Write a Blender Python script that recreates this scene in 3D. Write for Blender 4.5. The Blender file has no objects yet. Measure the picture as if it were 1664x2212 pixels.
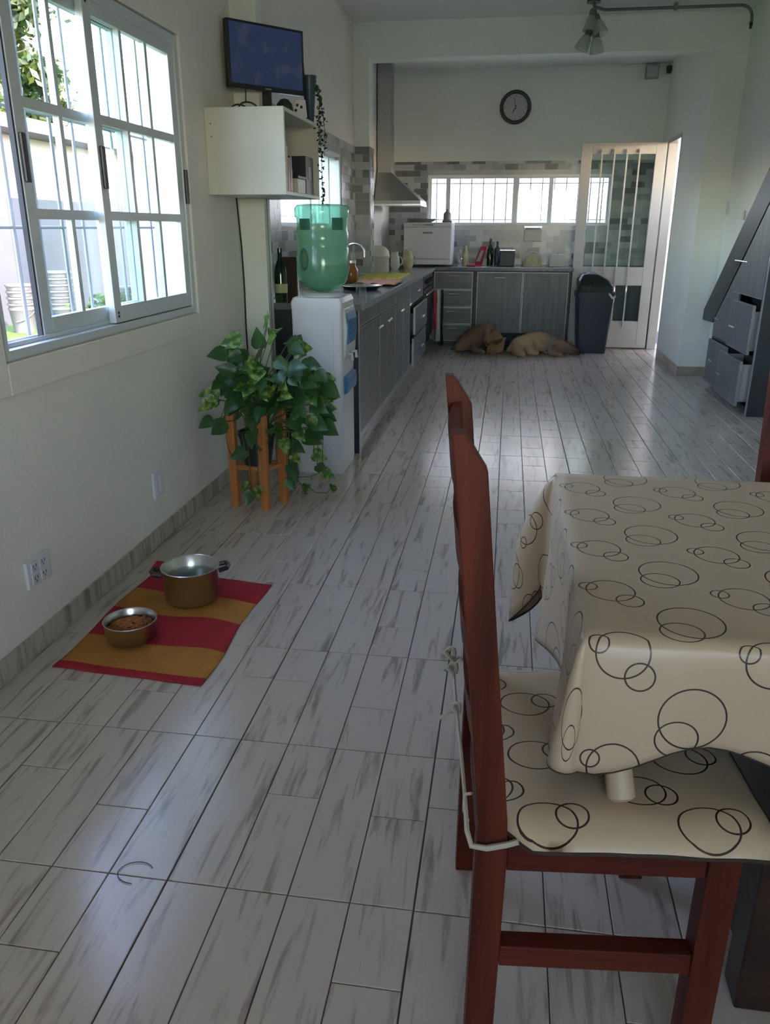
import bpy, bmesh, math, random
from mathutils import Vector, Matrix, noise as mnoise

scene = bpy.context.scene
COL = scene.collection
random.seed(7)
PI = math.pi

# ------------------------------------------------------------------ camera, world, sun, exposure
FPX, PITCH, YAW, ROLL, CAMH = 1705.5, 0.345007, 0.14777, 0.0024534, 1.3
fw = Vector((-math.sin(YAW) * math.cos(PITCH), math.cos(YAW) * math.cos(PITCH), -math.sin(PITCH)))
rt = Vector((math.cos(YAW), math.sin(YAW), 0))
up = rt.cross(fw)
r_ = math.cos(ROLL) * rt + math.sin(ROLL) * up
u_ = -math.sin(ROLL) * rt + math.cos(ROLL) * up
cam = bpy.data.cameras.new('camera')
camo = bpy.data.objects.new('camera', cam)
COL.objects.link(camo)
M = Matrix((r_, u_, -fw)).transposed().to_4x4()
M.translation = Vector((0, 0, CAMH))
camo.matrix_world = M
cam.sensor_fit = 'VERTICAL'
cam.sensor_height = 24
cam.lens = FPX / 2212 * 24
cam.clip_start = 0.05
cam.clip_end = 200
scene.camera = camo

world = bpy.data.worlds.new('sky')
scene.world = world
world.use_nodes = True
wn = world.node_tree
sky = wn.nodes.new('ShaderNodeTexSky')
sky.sky_type = 'NISHITA'
sky.sun_disc = False
sky.sun_elevation = math.radians(42)
sky.sun_rotation = math.radians(110)
wn.links.new(sky.outputs[0], wn.nodes['Background'].inputs[0])
wn.nodes['Background'].inputs[1].default_value = 1.0

SUN_TO = Vector((0.66, -0.48, 0.62)).normalized()
sun = bpy.data.lights.new('sun', 'SUN')
sun.energy = 3.4
sun.angle = 0.01
sun.color = (1.0, 0.95, 0.88)
suno = bpy.data.objects.new('sun', sun)
COL.objects.link(suno)
suno.rotation_euler = SUN_TO.to_track_quat('Z', 'Y').to_euler()
suno.location = (6, -2, 8)

def portal(name, loc, sx, sy, direction):
    l = bpy.data.lights.new(name, 'AREA')
    l.shape = 'RECTANGLE'; l.size = sx; l.size_y = sy
    l.cycles.is_portal = True
    o = bpy.data.objects.new(name, l); COL.objects.link(o)
    o.location = loc
    o.rotation_euler = (-Vector(direction)).to_track_quat('Z', 'Y').to_euler()
portal('portal_side_window', (-1.62, 2.87, 1.49), 1.1, 1.45, (1, 0, 0))
portal('portal_kitchen_window', (-1.62, 6.15, 1.58), 0.5, 1.9, (1, 0, 0))
portal('portal_back_window', (0.07, 10.17, 1.6), 2.05, 0.5, (0, -1, 0))
portal('portal_kitchen_door', (1.80, 9.22, 1.08), 2.15, 0.58, (-1, 0, 0))
portal('portal_rear_window', (0.8, -2.67, 1.65), 1.6, 1.3, (0, 1, 0))

vs = scene.view_settings
vs.view_transform = 'Standard'
vs.look = 'None'
vs.gamma = 1
vs.use_curve_mapping = False
vs.exposure = 2.15
vs.use_white_balance = True
vs.white_balance_temperature = 7300
vs.white_balance_tint = 30
scene.cycles.max_bounces = 10
scene.cycles.diffuse_bounces = 6
scene.cycles.transparent_max_bounces = 24
scene.cycles.caustics_reflective = False
scene.cycles.caustics_refractive = False
scene.cycles.sample_clamp_indirect = 4

# ------------------------------------------------------------------ materials
def newmat(name):
    m = bpy.data.materials.new(name); m.use_nodes = True
    return m, m.node_tree.nodes, m.node_tree.links, m.node_tree.nodes['Principled BSDF']

def plain(name, col, rough=0.5, metal=0.0, var=0.0, scale=6, bump=0.0, bscale=60, spec=0.5, trans=0.0):
    m, n, l, b = newmat(name)
    b.inputs['Base Color'].default_value = (*col, 1)
    b.inputs['Roughness'].default_value = rough
    b.inputs['Metallic'].default_value = metal
    b.inputs['Specular IOR Level'].default_value = spec
    if trans: b.inputs['Transmission Weight'].default_value = trans
    tc = n.new('ShaderNodeTexCoord')
    if var:
        nz = n.new('ShaderNodeTexNoise'); nz.inputs['Scale'].default_value = scale; nz.inputs['Detail'].default_value = 4
        l.new(tc.outputs['Object'], nz.inputs['Vector'])
        r = n.new('ShaderNodeValToRGB')
        r.color_ramp.elements[0].position = 0.3; r.color_ramp.elements[1].position = 0.7
        r.color_ramp.elements[0].color = (*[max(0, c * (1 - var)) for c in col], 1)
        r.color_ramp.elements[1].color = (*[min(1, c * (1 + var)) for c in col], 1)
        l.new(nz.outputs['Fac'], r.inputs[0]); l.new(r.outputs[0], b.inputs['Base Color'])
    if bump:
        nb = n.new('ShaderNodeTexNoise'); nb.inputs['Scale'].default_value = bscale; nb.inputs['Detail'].default_value = 3
        l.new(tc.outputs['Object'], nb.inputs['Vector'])
        bp = n.new('ShaderNodeBump'); bp.inputs['Strength'].default_value = bump; bp.inputs['Distance'].default_value = 0.01
        l.new(nb.outputs['Fac'], bp.inputs['Height']); l.new(bp.outputs[0], b.inputs['Normal'])
    return m

def grain(name, c0, c1, stretch, rough=0.4, lo=0.35, hi=0.65, scale=1.0, dist=0.4, per_object=False, bump=0.0, spec=0.5, c2=None, c2lo=0.60):
    """colour streaks along one axis: stretch = scale vector"""
    m, n, l, b = newmat(name)
    b.inputs['Roughness'].default_value = rough
    b.inputs['Specular IOR Level'].default_value = spec
    tc = n.new('ShaderNodeTexCoord')
    src = tc.outputs['Object']
    if per_object:
        oi = n.new('ShaderNodeObjectInfo')
        ge = n.new('ShaderNodeNewGeometry')
        mu = n.new('ShaderNodeVectorMath'); mu.operation = 'MULTIPLY_ADD'
        cb = n.new('ShaderNodeCombineXYZ')
        for i in range(3): l.new(oi.outputs['Random'], cb.inputs[i])
        l.new(cb.outputs[0], mu.inputs[0]); mu.inputs[1].default_value = (37, 53, 11)
        l.new(ge.outputs['Position'], mu.inputs[2]); src = mu.outputs[0]
    mp = n.new('ShaderNodeMapping'); mp.inputs['Scale'].default_value = stretch
    l.new(src, mp.inputs['Vector'])
    nz = n.new('ShaderNodeTexNoise'); nz.inputs['Scale'].default_value = scale; nz.inputs['Detail'].default_value = 7
    nz.inputs['Roughness'].default_value = 0.6; nz.inputs['Distortion'].default_value = dist
    l.new(mp.outputs[0], nz.inputs['Vector'])
    r = n.new('ShaderNodeValToRGB')
    r.color_ramp.elements[0].position = lo; r.color_ramp.elements[1].position = hi
    r.color_ramp.elements[0].color = (*c0, 1); r.color_ramp.elements[1].color = (*c1, 1)
    l.new(nz.outputs['Fac'], r.inputs[0])
    out = r.outputs[0]
    if c2:
        nz2 = n.new('ShaderNodeTexNoise'); nz2.inputs['Scale'].default_value = scale * 0.8; nz2.inputs['Detail'].default_value = 9
        nz2.inputs['Roughness'].default_value = 0.7; nz2.inputs['Distortion'].default_value = 1.2
        mp2 = n.new('ShaderNodeMapping'); mp2.inputs['Scale'].default_value = stretch; mp2.inputs['Location'].default_value = (5.3, 1.7, 9.1)
        l.new(src, mp2.inputs['Vector']); l.new(mp2.outputs[0], nz2.inputs['Vector'])
        r2 = n.new('ShaderNodeValToRGB'); r2.color_ramp.elements[0].position = c2lo; r2.color_ramp.elements[1].position = c2lo + 0.10
        l.new(nz2.outputs['Fac'], r2.inputs[0])
        mx = n.new('ShaderNodeMix'); mx.data_type = 'RGBA'
        l.new(r2.outputs[0], mx.inputs[0]); l.new(out, mx.inputs[6]); mx.inputs[7].default_value = (*c2, 1)
        out = mx.outputs[2]
    l.new(out, b.inputs['Base Color'])
    if bump:
        bp = n.new('ShaderNodeBump'); bp.inputs['Strength'].default_value = bump; bp.inputs['Distance'].default_value = 0.004
        l.new(nz.outputs['Fac'], bp.inputs['Height']); l.new(bp.outputs[0], b.inputs['Normal'])
    return m

def glassy(name, col=(0.9, 0.96, 0.95), ior=1.45, extra=0.0, rough=0.02, body=None, bodyfac=0.0):
    m, n, l, b = newmat(name); n.remove(b)
    out = n['Material Output']
    t = n.new('ShaderNodeBsdfTransparent'); t.inputs[0].default_value = (*col, 1)
    g = n.new('ShaderNodeBsdfGlossy'); g.inputs['Roughness'].default_value = rough
    f0 = ((ior - 1) / (ior + 1)) ** 2 + extra
    fr = n.new('ShaderNodeLayerWeight'); fr.inputs[0].default_value = 0.5
    pw = n.new('ShaderNodeMath'); pw.operation = 'POWER'; pw.inputs[1].default_value = 5
    l.new(fr.outputs['Facing'], pw.inputs[0])
    ad = n.new('ShaderNodeMath'); ad.operation = 'MULTIPLY_ADD'; ad.use_clamp = True; ad.inputs[1].default_value = 0.8; ad.inputs[2].default_value = f0
    l.new(pw.outputs[0], ad.inputs[0])
    mx = n.new('ShaderNodeMixShader'); l.new(ad.outputs[0], mx.inputs[0])
    src = t.outputs[0]
    if body:
        d = n.new('ShaderNodeBsdfDiffuse'); d.inputs[0].default_value = (*body, 1)
        tl = n.new('ShaderNodeBsdfTranslucent'); tl.inputs[0].default_value = (*body, 1)
        m1 = n.new('ShaderNodeMixShader'); m1.inputs[0].default_value = 0.6
        l.new(d.outputs[0], m1.inputs[1]); l.new(tl.outputs[0], m1.inputs[2])
        m2 = n.new('ShaderNodeMixShader'); m2.inputs[0].default_value = bodyfac
        l.new(t.outputs[0], m2.inputs[1]); l.new(m1.outputs[0], m2.inputs[2]); src = m2.outputs[0]
    l.new(src, mx.inputs[1]); l.new(g.outputs[0], mx.inputs[2]); l.new(mx.outputs[0], out.inputs[0])
    return m

def leafmat(name, c0, c1, scale=9, transl=0.3):
    m, n, l, b = newmat(name)
    tc = n.new('ShaderNodeTexCoord'); nz = n.new('ShaderNodeTexNoise'); nz.inputs['Scale'].default_value = scale
    ge = n.new('ShaderNodeNewGeometry'); l.new(ge.outputs['Position'], nz.inputs['Vector'])
    r = n.new('ShaderNodeValToRGB'); r.color_ramp.elements[0].position = 0.45; r.color_ramp.elements[1].position = 0.72
    r.color_ramp.elements[0].color = (*c0, 1); r.color_ramp.elements[1].color = (*c1, 1)
    l.new(nz.outputs['Fac'], r.inputs[0]); l.new(r.outputs[0], b.inputs['Base Color'])
    b.inputs['Roughness'].default_value = 0.35
    tl = n.new('ShaderNodeBsdfTranslucent'); l.new(r.outputs[0], tl.inputs[0])
    mx = n.new('ShaderNodeMixShader'); mx.inputs[0].default_value = transl
    l.new(b.outputs[0], mx.inputs[1]); l.new(tl.outputs[0], mx.inputs[2]); l.new(mx.outputs[0], n['Material Output'].inputs[0])
    return m

def ringmat(name, base, ink, cell=(0.205, 0.18), rings=(), w=0.0013, rough=0.45, origin=(0, 0)):
    m, n, l, b = newmat(name)
    uv = n.new('ShaderNodeUVMap'); uv.uv_map = 'UVMap'
    acc = None
    for (cx, cy, r, sq) in rings:
        v = n.new('ShaderNodeVectorMath'); v.operation = 'SUBTRACT'; v.inputs[1].default_value = (cx + origin[0], cy + origin[1], 0)
        l.new(uv.outputs[0], v.inputs[0])
        wr = n.new('ShaderNodeVectorMath'); wr.operation = 'WRAP'
        wr.inputs[1].default_value = (cell[0] / 2, cell[1] / 2, 1); wr.inputs[2].default_value = (-cell[0] / 2, -cell[1] / 2, -1)
        l.new(v.outputs[0], wr.inputs[0])
        sc = n.new('ShaderNodeVectorMath'); sc.operation = 'MULTIPLY'; sc.inputs[1].default_value = (1, 1 / sq, 0)
        l.new(wr.outputs[0], sc.inputs[0])
        ln = n.new('ShaderNodeVectorMath'); ln.operation = 'LENGTH'; l.new(sc.outputs[0], ln.inputs[0])
        cm = n.new('ShaderNodeMath'); cm.operation = 'COMPARE'; cm.inputs[1].default_value = r; cm.inputs[2].default_value = w
        l.new(ln.outputs['Value'], cm.inputs[0])
        if acc is None: acc = cm.outputs[0]
        else:
            mx = n.new('ShaderNodeMath'); mx.operation = 'MAXIMUM'; l.new(acc, mx.inputs[0]); l.new(cm.outputs[0], mx.inputs[1]); acc = mx.outputs[0]
    mx = n.new('ShaderNodeMix'); mx.data_type = 'RGBA'
    l.new(acc, mx.inputs[0]); mx.inputs[6].default_value = (*base, 1); mx.inputs[7].default_value = (*ink, 1)
    l.new(mx.outputs[2], b.inputs['Base Color'])
    b.inputs['Roughness'].default_value = rough
    nb = n.new('ShaderNodeTexNoise'); nb.inputs['Scale'].default_value = 900
    l.new(uv.outputs[0], nb.inputs['Vector'])
    bp = n.new('ShaderNodeBump'); bp.inputs['Strength'].default_value = 0.15; bp.inputs['Distance'].default_value = 0.001
    l.new(nb.outputs['Fac'], bp.inputs['Height']); l.new(bp.outputs[0], b.inputs['Normal'])
    return m

def emit(name, col, s):
    m, n, l, b = newmat(name)
    b.inputs['Base Color'].default_value = (0, 0, 0, 1)
    b.inputs['Emission Color'].default_value = (*col, 1); b.inputs['Emission Strength'].default_value = s
    return m

RINGS = [(0.0, 0.0, 0.038, 1.0), (0.026, -0.034, 0.021, 1.0), (-0.034, 0.012, 0.014, 1.0),
         (0.105, 0.085, 0.048, 1.0), (0.086, 0.052, 0.031, 0.9)]
MT = {}
MT['wall'] = plain('wall_paint', (0.81, 0.86, 0.79), 0.6, var=0.03, scale=1.6, bump=0.12, bscale=45)
MT['wall_warmlit'] = plain('wall_paint_warmlit', (0.80, 0.77, 0.70), 0.6, var=0.04, scale=1.6, bump=0.12, bscale=45)  # same wall paint, warmth of the light from behind put into the colour
MT['ceiling'] = plain('ceiling_paint', (0.80, 0.81, 0.78), 0.7, var=0.02, scale=2)
MT['grout'] = plain('grout', (0.10, 0.09, 0.08), 0.8)
MT['plank'] = grain('plank_tile', (0.32, 0.25, 0.22), (0.56, 0.485, 0.43), (34, 3.2, 1), rough=0.21, spec=0.85, lo=0.33, hi=0.47, per_object=True, dist=0.6, bump=0.03, c2=(0.28, 0.21, 0.185), c2lo=0.68)
MT['skirt'] = grain('skirting_tile', (0.26, 0.20, 0.15), (0.50, 0.44, 0.36), (1, 30, 3), rough=0.35, lo=0.35, hi=0.55, per_object=True)
for i, c in enumerate([(0.46, 0.49, 0.48), (0.30, 0.33, 0.34), (0.14, 0.16, 0.175), (0.38, 0.41, 0.41)]):
    MT['tile%d' % i] = plain('wall_tile_shade_%d' % i, c, 0.22, var=0.08, scale=14)
MT['alu'] = plain('painted_aluminium', (0.60, 0.66, 0.68), 0.35, 0.1)
MT['black'] = plain('black_plastic', (0.02, 0.022, 0.025), 0.35)
MT['rubber'] = plain('dark_gasket', (0.03, 0.035, 0.04), 0.6)
MT['iron'] = plain('grey_iron_bar', (0.25, 0.27, 0.28), 0.5, 0.3)
MT['glass'] = glassy('window_glass')
MT['steel'] = plain('brushed_steel', (0.62, 0.62, 0.61), 0.28, 1.0, bump=0.03, bscale=200)
MT['steel_dull'] = plain('hood_steel', (0.35, 0.37, 0.36), 0.38, 0.9)
MT['chrome'] = plain('chrome', (0.92, 0.92, 0.92), 0.25, 1.0)
MT['lam'] = grain('grey_wood_laminate', (0.105, 0.115, 0.115), (0.20, 0.21, 0.205), (30, 30, 2.2), rough=0.38, lo=0.3, hi=0.7)
MT['lam_h'] = grain('grey_wood_laminate_flat', (0.105, 0.115, 0.115), (0.20, 0.21, 0.205), (2.2, 30, 30), rough=0.38, lo=0.3, hi=0.7)
MT['lamdark'] = plain('dark_laminate', (0.030, 0.036, 0.038), 0.4, var=0.15, scale=8)
MT['edge'] = plain('aluminium_edging', (0.38, 0.40, 0.41), 0.35, 0.6)
MT['granite'] = plain('grey_granite', (0.17, 0.18, 0.19), 0.16, var=0.35, scale=90)
MT['white'] = plain('white_lacquer', (0.66, 0.67, 0.60), 0.4, var=0.02, scale=3)
MT['whiteplastic'] = plain('white_plastic', (0.66, 0.67, 0.68), 0.35)
MT['switch'] = plain('switch_plastic', (0.68, 0.69, 0.72), 0.35)
MT['doorpaint'] = plain('cream_door_paint', (0.50, 0.51, 0.47), 0.4, var=0.03, scale=3)
MT['mahog'] = grain('mahogany_wood', (0.042, 0.006, 0.003), (0.155, 0.027, 0.014), (26, 26, 1.6), rough=0.5, spec=0.2, lo=0.3, hi=0.7, bump=0.05)
MT['mahog_h'] = grain('mahogany_wood_lengthwise', (0.042, 0.006, 0.003), (0.155, 0.027, 0.014), (1.6, 26, 26), rough=0.5, spec=0.2, lo=0.3, hi=0.7, bump=0.05)
MT['darkwood'] = grain('dark_table_wood', (0.014, 0.006, 0.004), (0.04, 0.016, 0.010), (2, 20, 20), rough=0.4)
MT['orangewood'] = grain('orange_varnished_wood', (0.42, 0.135, 0.035), (0.62, 0.24, 0.075), (30, 30, 2), rough=0.4)
MT['cloth'] = ringmat('circle_print_cloth', (0.50, 0.38, 0.265), (0.030, 0.022, 0.015), rings=RINGS, origin=(0.19, 1.196), rough=0.38)
MT['clothcush'] = ringmat('circle_print_cushion', (0.58, 0.44, 0.30), (0.030, 0.022, 0.015), rings=[(0.0, 0.0, 0.044, 0.8), (0.038, 0.012, 0.024, 0.9), (0.15, 0.07, 0.04, 0.8), (0.182, 0.062, 0.024, 0.9)], cell=(0.235, 0.15), origin=(0.10, -0.005), rough=0.4, w=0.0016)
MT['rollc'] = plain('rolled_cloth', (0.50, 0.38, 0.265), 0.5)
MT['hem'] = plain('dark_hem', (0.035, 0.025, 0.018), 0.7)
MT['cord'] = plain('cream_cord', (0.46, 0.42, 0.34), 0.7)
MT['blue'] = plain('blue_plastic', (0.02, 0.22, 0.42), 0.3)
MT['red'] = plain('red_cotton', (0.42, 0.014, 0.026), 0.85, var=0.12, scale=12, bump=0.3, bscale=260)
MT['ochre'] = plain('ochre_cotton', (0.50, 0.20, 0.035), 0.85, var=0.14, scale=9, bump=0.3, bscale=260)
MT['binm'] = plain('slate_bin_plastic', (0.020, 0.034, 0.046), 0.4)
MT['bag'] = plain('black_bin_bag', (0.015, 0.018, 0.022), 0.3, bump=0.6, bscale=25)
MT['kibble'] = plain('kibble', (0.42, 0.15, 0.04), 0.8, var=0.3, scale=40)
MT['water'] = glassy('water', (0.86, 0.92, 0.90), 1.33)
MT['bottle'] = glassy('green_bottle_plastic', (0.55, 0.93, 0.78), 1.4, 0.02, 0.15, body=(0.45, 0.92, 0.70), bodyfac=0.36)
MT['bottlelabel'] = plain('dark_green_emboss', (0.02, 0.15, 0.10), 0.4)
MT['bwater'] = glassy('bottle_water', (0.50, 0.84, 0.74), 1.33, 0.0)
MT['clearglass'] = glassy('clear_glass', (0.92, 0.95, 0.95), 1.5, 0.12, 0.05)
MT['greenglass'] = glassy('green_glass', (0.10, 0.32, 0.12), 1.5, 0.03, 0.05)
MT['yellow'] = plain('yellow_plastic', (0.62, 0.52, 0.02), 0.4)
MT['orangecl'] = plain('orange_cloth', (0.62, 0.27, 0.13), 0.8, var=0.15, scale=30)
MT['redp'] = plain('red_plastic', (0.45, 0.03, 0.05), 0.35)
MT['amber'] = plain('amber_glaze', (0.30, 0.11, 0.03), 0.2)
MT['cream'] = plain('cream_glaze', (0.55, 0.55, 0.46), 0.4)
MT['bread'] = plain('yellowed_plastic', (0.50, 0.48, 0.26), 0.5, var=0.25, scale=18)
MT['teal'] = plain('dark_teal_glaze', (0.015, 0.05, 0.075), 0.3)
MT['paper'] = plain('paper', (0.72, 0.72, 0.70), 0.8)
MT['clockface'] = plain('clock_face', (0.50, 0.53, 0.52), 0.4)
MT['clockrim'] = plain('clock_rim', (0.035, 0.05, 0.055), 0.35)
MT['soil'] = plain('soil', (0.03, 0.02, 0.012), 0.95)
MT['leaf'] = leafmat('pothos_leaf', (0.030, 0.115, 0.035), (0.07, 0.20, 0.06))
MT['leafv'] = leafmat('pothos_leaf_variegated', (0.04, 0.17, 0.025), (0.45, 0.58, 0.16), 40)
MT['stem'] = plain('green_stem', (0.06, 0.11, 0.03), 0.6)
MT['smallleaf'] = leafmat('trailing_leaf', (0.02, 0.05, 0.025), (0.04, 0.08, 0.04), 20)
MT['grass'] = plain('lawn', (0.06, 0.12, 0.015), 0.9, var=0.3, scale=25)
MT['render'] = plain('white_render', (0.60, 0.60, 0.61), 0.8, var=0.04, scale=3)
MT['paving'] = plain('pale_paving', (0.60, 0.54, 0.46), 0.85, var=0.1, scale=5)
MT['whitewash'] = plain('whitewashed_wall', (0.86, 0.86, 0.86), 0.8, var=0.02, scale=3)
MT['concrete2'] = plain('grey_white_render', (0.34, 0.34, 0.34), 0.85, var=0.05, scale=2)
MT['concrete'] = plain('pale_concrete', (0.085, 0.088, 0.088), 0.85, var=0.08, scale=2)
MT['roof'] = plain('fibre_roof', (0.11, 0.105, 0.10), 0.85, var=0.25, scale=6)
MT['bark'] = plain('bark', (0.12, 0.09, 0.07), 0.9, var=0.3, scale=10)
MT['crown'] = leafmat('tree_leaf', (0.015, 0.04, 0.008), (0.075, 0.095, 0.01), 1.5, 0.4)
MT['bucket'] = plain('white_bucket', (0.16, 0.16, 0.155), 0.5)
MT['bluelab'] = plain('blue_bucket_band', (0.03, 0.06, 0.45), 0.5)
MT['pinkpot'] = plain('pink_pot', (0.60, 0.20, 0.22), 0.6)
MT['lampglass'] = glassy('frosted_lamp_glass', (0.75, 0.82, 0.76), 1.4, 0.05, 0.3, body=(0.6, 0.66, 0.6), bodyfac=0.55)
MT['pewter'] = plain('pewter_metal', (0.16, 0.18, 0.17), 0.4, 0.7)
MT['darkcush'] = plain('dark_cushion_fabric', (0.015, 0.035, 0.045), 0.9)
MT['towelc'] = plain('white_towel', (0.50, 0.50, 0.48), 0.9)

# screen with a dim glowing noise pattern on it
m, n, l, b = newmat('monitor_pattern')
tc = n.new('ShaderNodeTexCoord'); nz = n.new('ShaderNodeTexNoise'); nz.inputs['Scale'].default_value = 11; nz.inputs['Detail'].default_value = 3
l.new(tc.outputs['Object'], nz.inputs['Vector'])
rp = n.new('ShaderNodeValToRGB'); rp.color_ramp.elements[0].position = 0.52; rp.color_ramp.elements[1].position = 0.78
rp.color_ramp.elements[0].color = (0.018, 0.040, 0.095, 1); rp.color_ramp.elements[1].color = (0.06, 0.08, 0.12, 1)
l.new(nz.outputs['Fac'], rp.inputs[0]); l.new(rp.outputs[0], b.inputs['Emission Color']); b.inputs['Emission Strength'].default_value = 0.13
b.inputs['Base Color'].default_value = (0.01, 0.015, 0.03, 1); b.inputs['Roughness'].default_value = 0.25
MT['screen'] = m

# coats of the dogs: colour goes from the rump to the muzzle along world X
def coat(name, stops):
    m, n, l, b = newmat(name)
    tc = n.new('ShaderNodeTexCoord'); sp = n.new('ShaderNodeSeparateXYZ'); l.new(tc.outputs['Object'], sp.inputs[0])
    nz = n.new('ShaderNodeTexNoise'); nz.inputs['Scale'].default_value = 14; l.new(tc.outputs['Object'], nz.inputs['Vector'])
    ma = n.new('ShaderNodeMath'); ma.operation = 'MULTIPLY_ADD'; ma.inputs[1].default_value = 0.16
    l.new(nz.outputs['Fac'], ma.inputs[0]); l.new(sp.outputs['X'], ma.inputs[2])
    r = n.new('ShaderNodeValToRGB')
    cr = r.color_ramp
    cr.elements[0].position = stops[0][0]; cr.elements[0].color = (*stops[0][1], 1)
    cr.elements[1].position = stops[-1][0]; cr.elements[1].color = (*stops[-1][1], 1)
    for p, c in stops[1:-1]:
        e = cr.elements.new(p); e.color = (*c, 1)
    l.new(ma.outputs[0], r.inputs[0]); l.new(r.outputs[0], b.inputs['Base Color'])
    b.inputs['Roughness'].default_value = 0.9
    b.inputs['Specular IOR Level'].default_value = 0.15
    return m

# ------------------------------------------------------------------ builders
class MB:
    def __init__(s): s.v = []; s.f = []; s.m = []
    def add(s, vs, fs, mi=0):
        o = len(s.v); s.v += [tuple(p) for p in vs]
        for f in fs: s.f.append(tuple(i + o for i in f)); s.m.append(mi)
    def box(s, x0, x1, y0, y1, z0, z1, mi=0):
        s.add([(x0, y0, z0), (x1, y0, z0), (x1, y1, z0), (x0, y1, z0), (x0, y0, z1), (x1, y0, z1), (x1, y1, z1), (x0, y1, z1)],
              [(0, 3, 2, 1), (4, 5, 6, 7), (0, 1, 5, 4), (1, 2, 6, 5), (2, 3, 7, 6), (3, 0, 4, 7)], mi)
    def cham(s, x0, x1, y0, y1, z0, z1, c, mi=0, axis='z'):
        """box whose +axis face has chamfered rims"""
        P = []
        if axis == 'z':
            P = [(x0, y0, z0), (x1, y0, z0), (x1, y1, z0), (x0, y1, z0), (x0, y0, z1 - c), (x1, y0, z1 - c), (x1, y1, z1 - c), (x0, y1, z1 - c),
                 (x0 + c, y0 + c, z1), (x1 - c, y0 + c, z1), (x1 - c, y1 - c, z1), (x0 + c, y1 - c, z1)]
        s.add(P, [(0, 3, 2, 1), (0, 1, 5, 4), (1, 2, 6, 5), (2, 3, 7, 6), (3, 0, 4, 7), (4, 5, 9, 8), (5, 6, 10, 9), (6, 7, 11, 10), (7, 4, 8, 11), (8, 9, 10, 11)], mi)
    def prism(s, poly, axis, a, b, mi=0):
        """poly of 2-D points extruded along axis ('x': pts=(y,z), 'y': pts=(x,z), 'z': pts=(x,y))"""
        def P(p, t):
            return {'x': (t, p[0], p[1]), 'y': (p[0], t, p[1]), 'z': (p[0], p[1], t)}[axis]
        n = len(poly)
        s.add([P(p, a) for p in poly] + [P(p, b) for p in poly],
              [tuple(range(n))[::-1], tuple(range(n, 2 * n))] + [(i, (i + 1) % n, n + (i + 1) % n, n + i) for i in range(n)], mi)
    def lathe(s, prof, seg=24, c=(0, 0, 0), cap0=True, cap1=True, mi=0, sx=1, sy=1):
        o = []
        for r, z in prof:
            for k in range(seg):
                a = 2 * PI * k / seg
                o.append((c[0] + r * sx * math.cos(a), c[1] + r * sy * math.sin(a), c[2] + z))
        f = []
        for i in range(len(prof) - 1):
            for k in range(seg):
                f.append((i * seg + k, i * seg + (k + 1) % seg, (i + 1) * seg + (k + 1) % seg, (i + 1) * seg + k))
        if cap0: f.append(tuple(range(seg))[::-1])
        if cap1: f.append(tuple(range((len(prof) - 1) * seg, len(prof) * seg)))
        s.add(o, f, mi)
    def tube(s, pts, r, seg=8, mi=0, closed=False):
        pts = [Vector(p) for p in pts]; n = len(pts)
        rs = r if isinstance(r, (list, tuple)) else [r] * n
        o = []; prev = None
        for i, p in enumerate(pts):
            if closed: d = pts[(i + 1) % n] - pts[i - 1]
            else: d = pts[min(i + 1, n - 1)] - pts[max(i - 1, 0)]
            if d.length < 1e-9: d = Vector((0, 0, 1))
            d.normalize()
            if prev is None:
                a = d.orthogonal().normalized()
            else:
                a = prev - d * prev.dot(d)
                if a.length < 1e-6: a = d.orthogonal()
                a.normalize()
            prev = a; b_ = d.cross(a)
            for k in range(seg):
                t = 2 * PI * k / seg
                o.append(p + (a * math.cos(t) + b_ * math.sin(t)) * rs[i])
        f = []
        for i in range(n if closed else n - 1):
            j = (i + 1) % n
            for k in range(seg):
                f.append((i * seg + k, i * seg + (k + 1) % seg, j * seg + (k + 1) % seg, j * seg + k))
        if not closed: f += [tuple(range(seg))[::-1], tuple(range((n - 1) * seg, n * seg))]
        s.add(o, f, mi)
    def mesh(s, name, mats, smooth=False, angle=None):
        me = bpy.data.meshes.new(name)
        me.from_pydata(s.v, [], s.f)
        for mm in (mats if isinstance(mats, (list, tuple)) else [mats]): me.materials.append(mm)
        if len(me.materials) > 1: me.polygons.foreach_set('material_index', s.m)
        if smooth: me.polygons.foreach_set('use_smooth', [True] * len(me.polygons))
        me.update()
        if smooth and angle is not None: me.set_sharp_from_angle(angle=math.radians(angle))
        return me
    def obj(s, name, mats, parent=None, smooth=False, angle=40, bevel=0, kind=None, label=None, loc=None, rz=None):
        o = bpy.data.objects.new(name, s.mesh(name, mats, smooth, angle if smooth else None))
        COL.objects.link(o)
        if parent is not None: o.parent = parent
        if loc is not None: o.location = loc
        if rz is not None: o.rotation_euler = (0, 0, rz)
        if bevel:
            md = o.modifiers.new('bevel', 'BEVEL'); md.width = bevel; md.segments = 2; md.limit_method = 'ANGLE'
        if kind: o['kind'] = kind
        if label: o['label'] = label
        return o

def inst(name, me, parent=None, loc=(0, 0, 0), rot=(0, 0, 0), sc=(1, 1, 1)):
    o = bpy.data.objects.new(name, me); COL.objects.link(o); o.parent = parent
    o.location = loc; o.rotation_euler = rot; o.scale = sc
    return o

def empty(name, loc, label, cat, group=None, rz=0):
    o = bpy.data.objects.new(name, None); COL.objects.link(o)
    o.location = loc; o.rotation_euler = (0, 0, rz); o.empty_display_size = 0.1
    return tag(o, label, cat, group)

def tag(o, label, cat, group=None):
    o['label'] = label; o['category'] = cat
    if group: o['group'] = group
    return o

def copy_tree(o, parent=None):
    c = o.copy(); COL.objects.link(c)
    if parent is not None: c.parent = parent
    for ch in [x for x in bpy.data.objects if x.parent == o]: copy_tree(ch, c)
    return c

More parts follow.
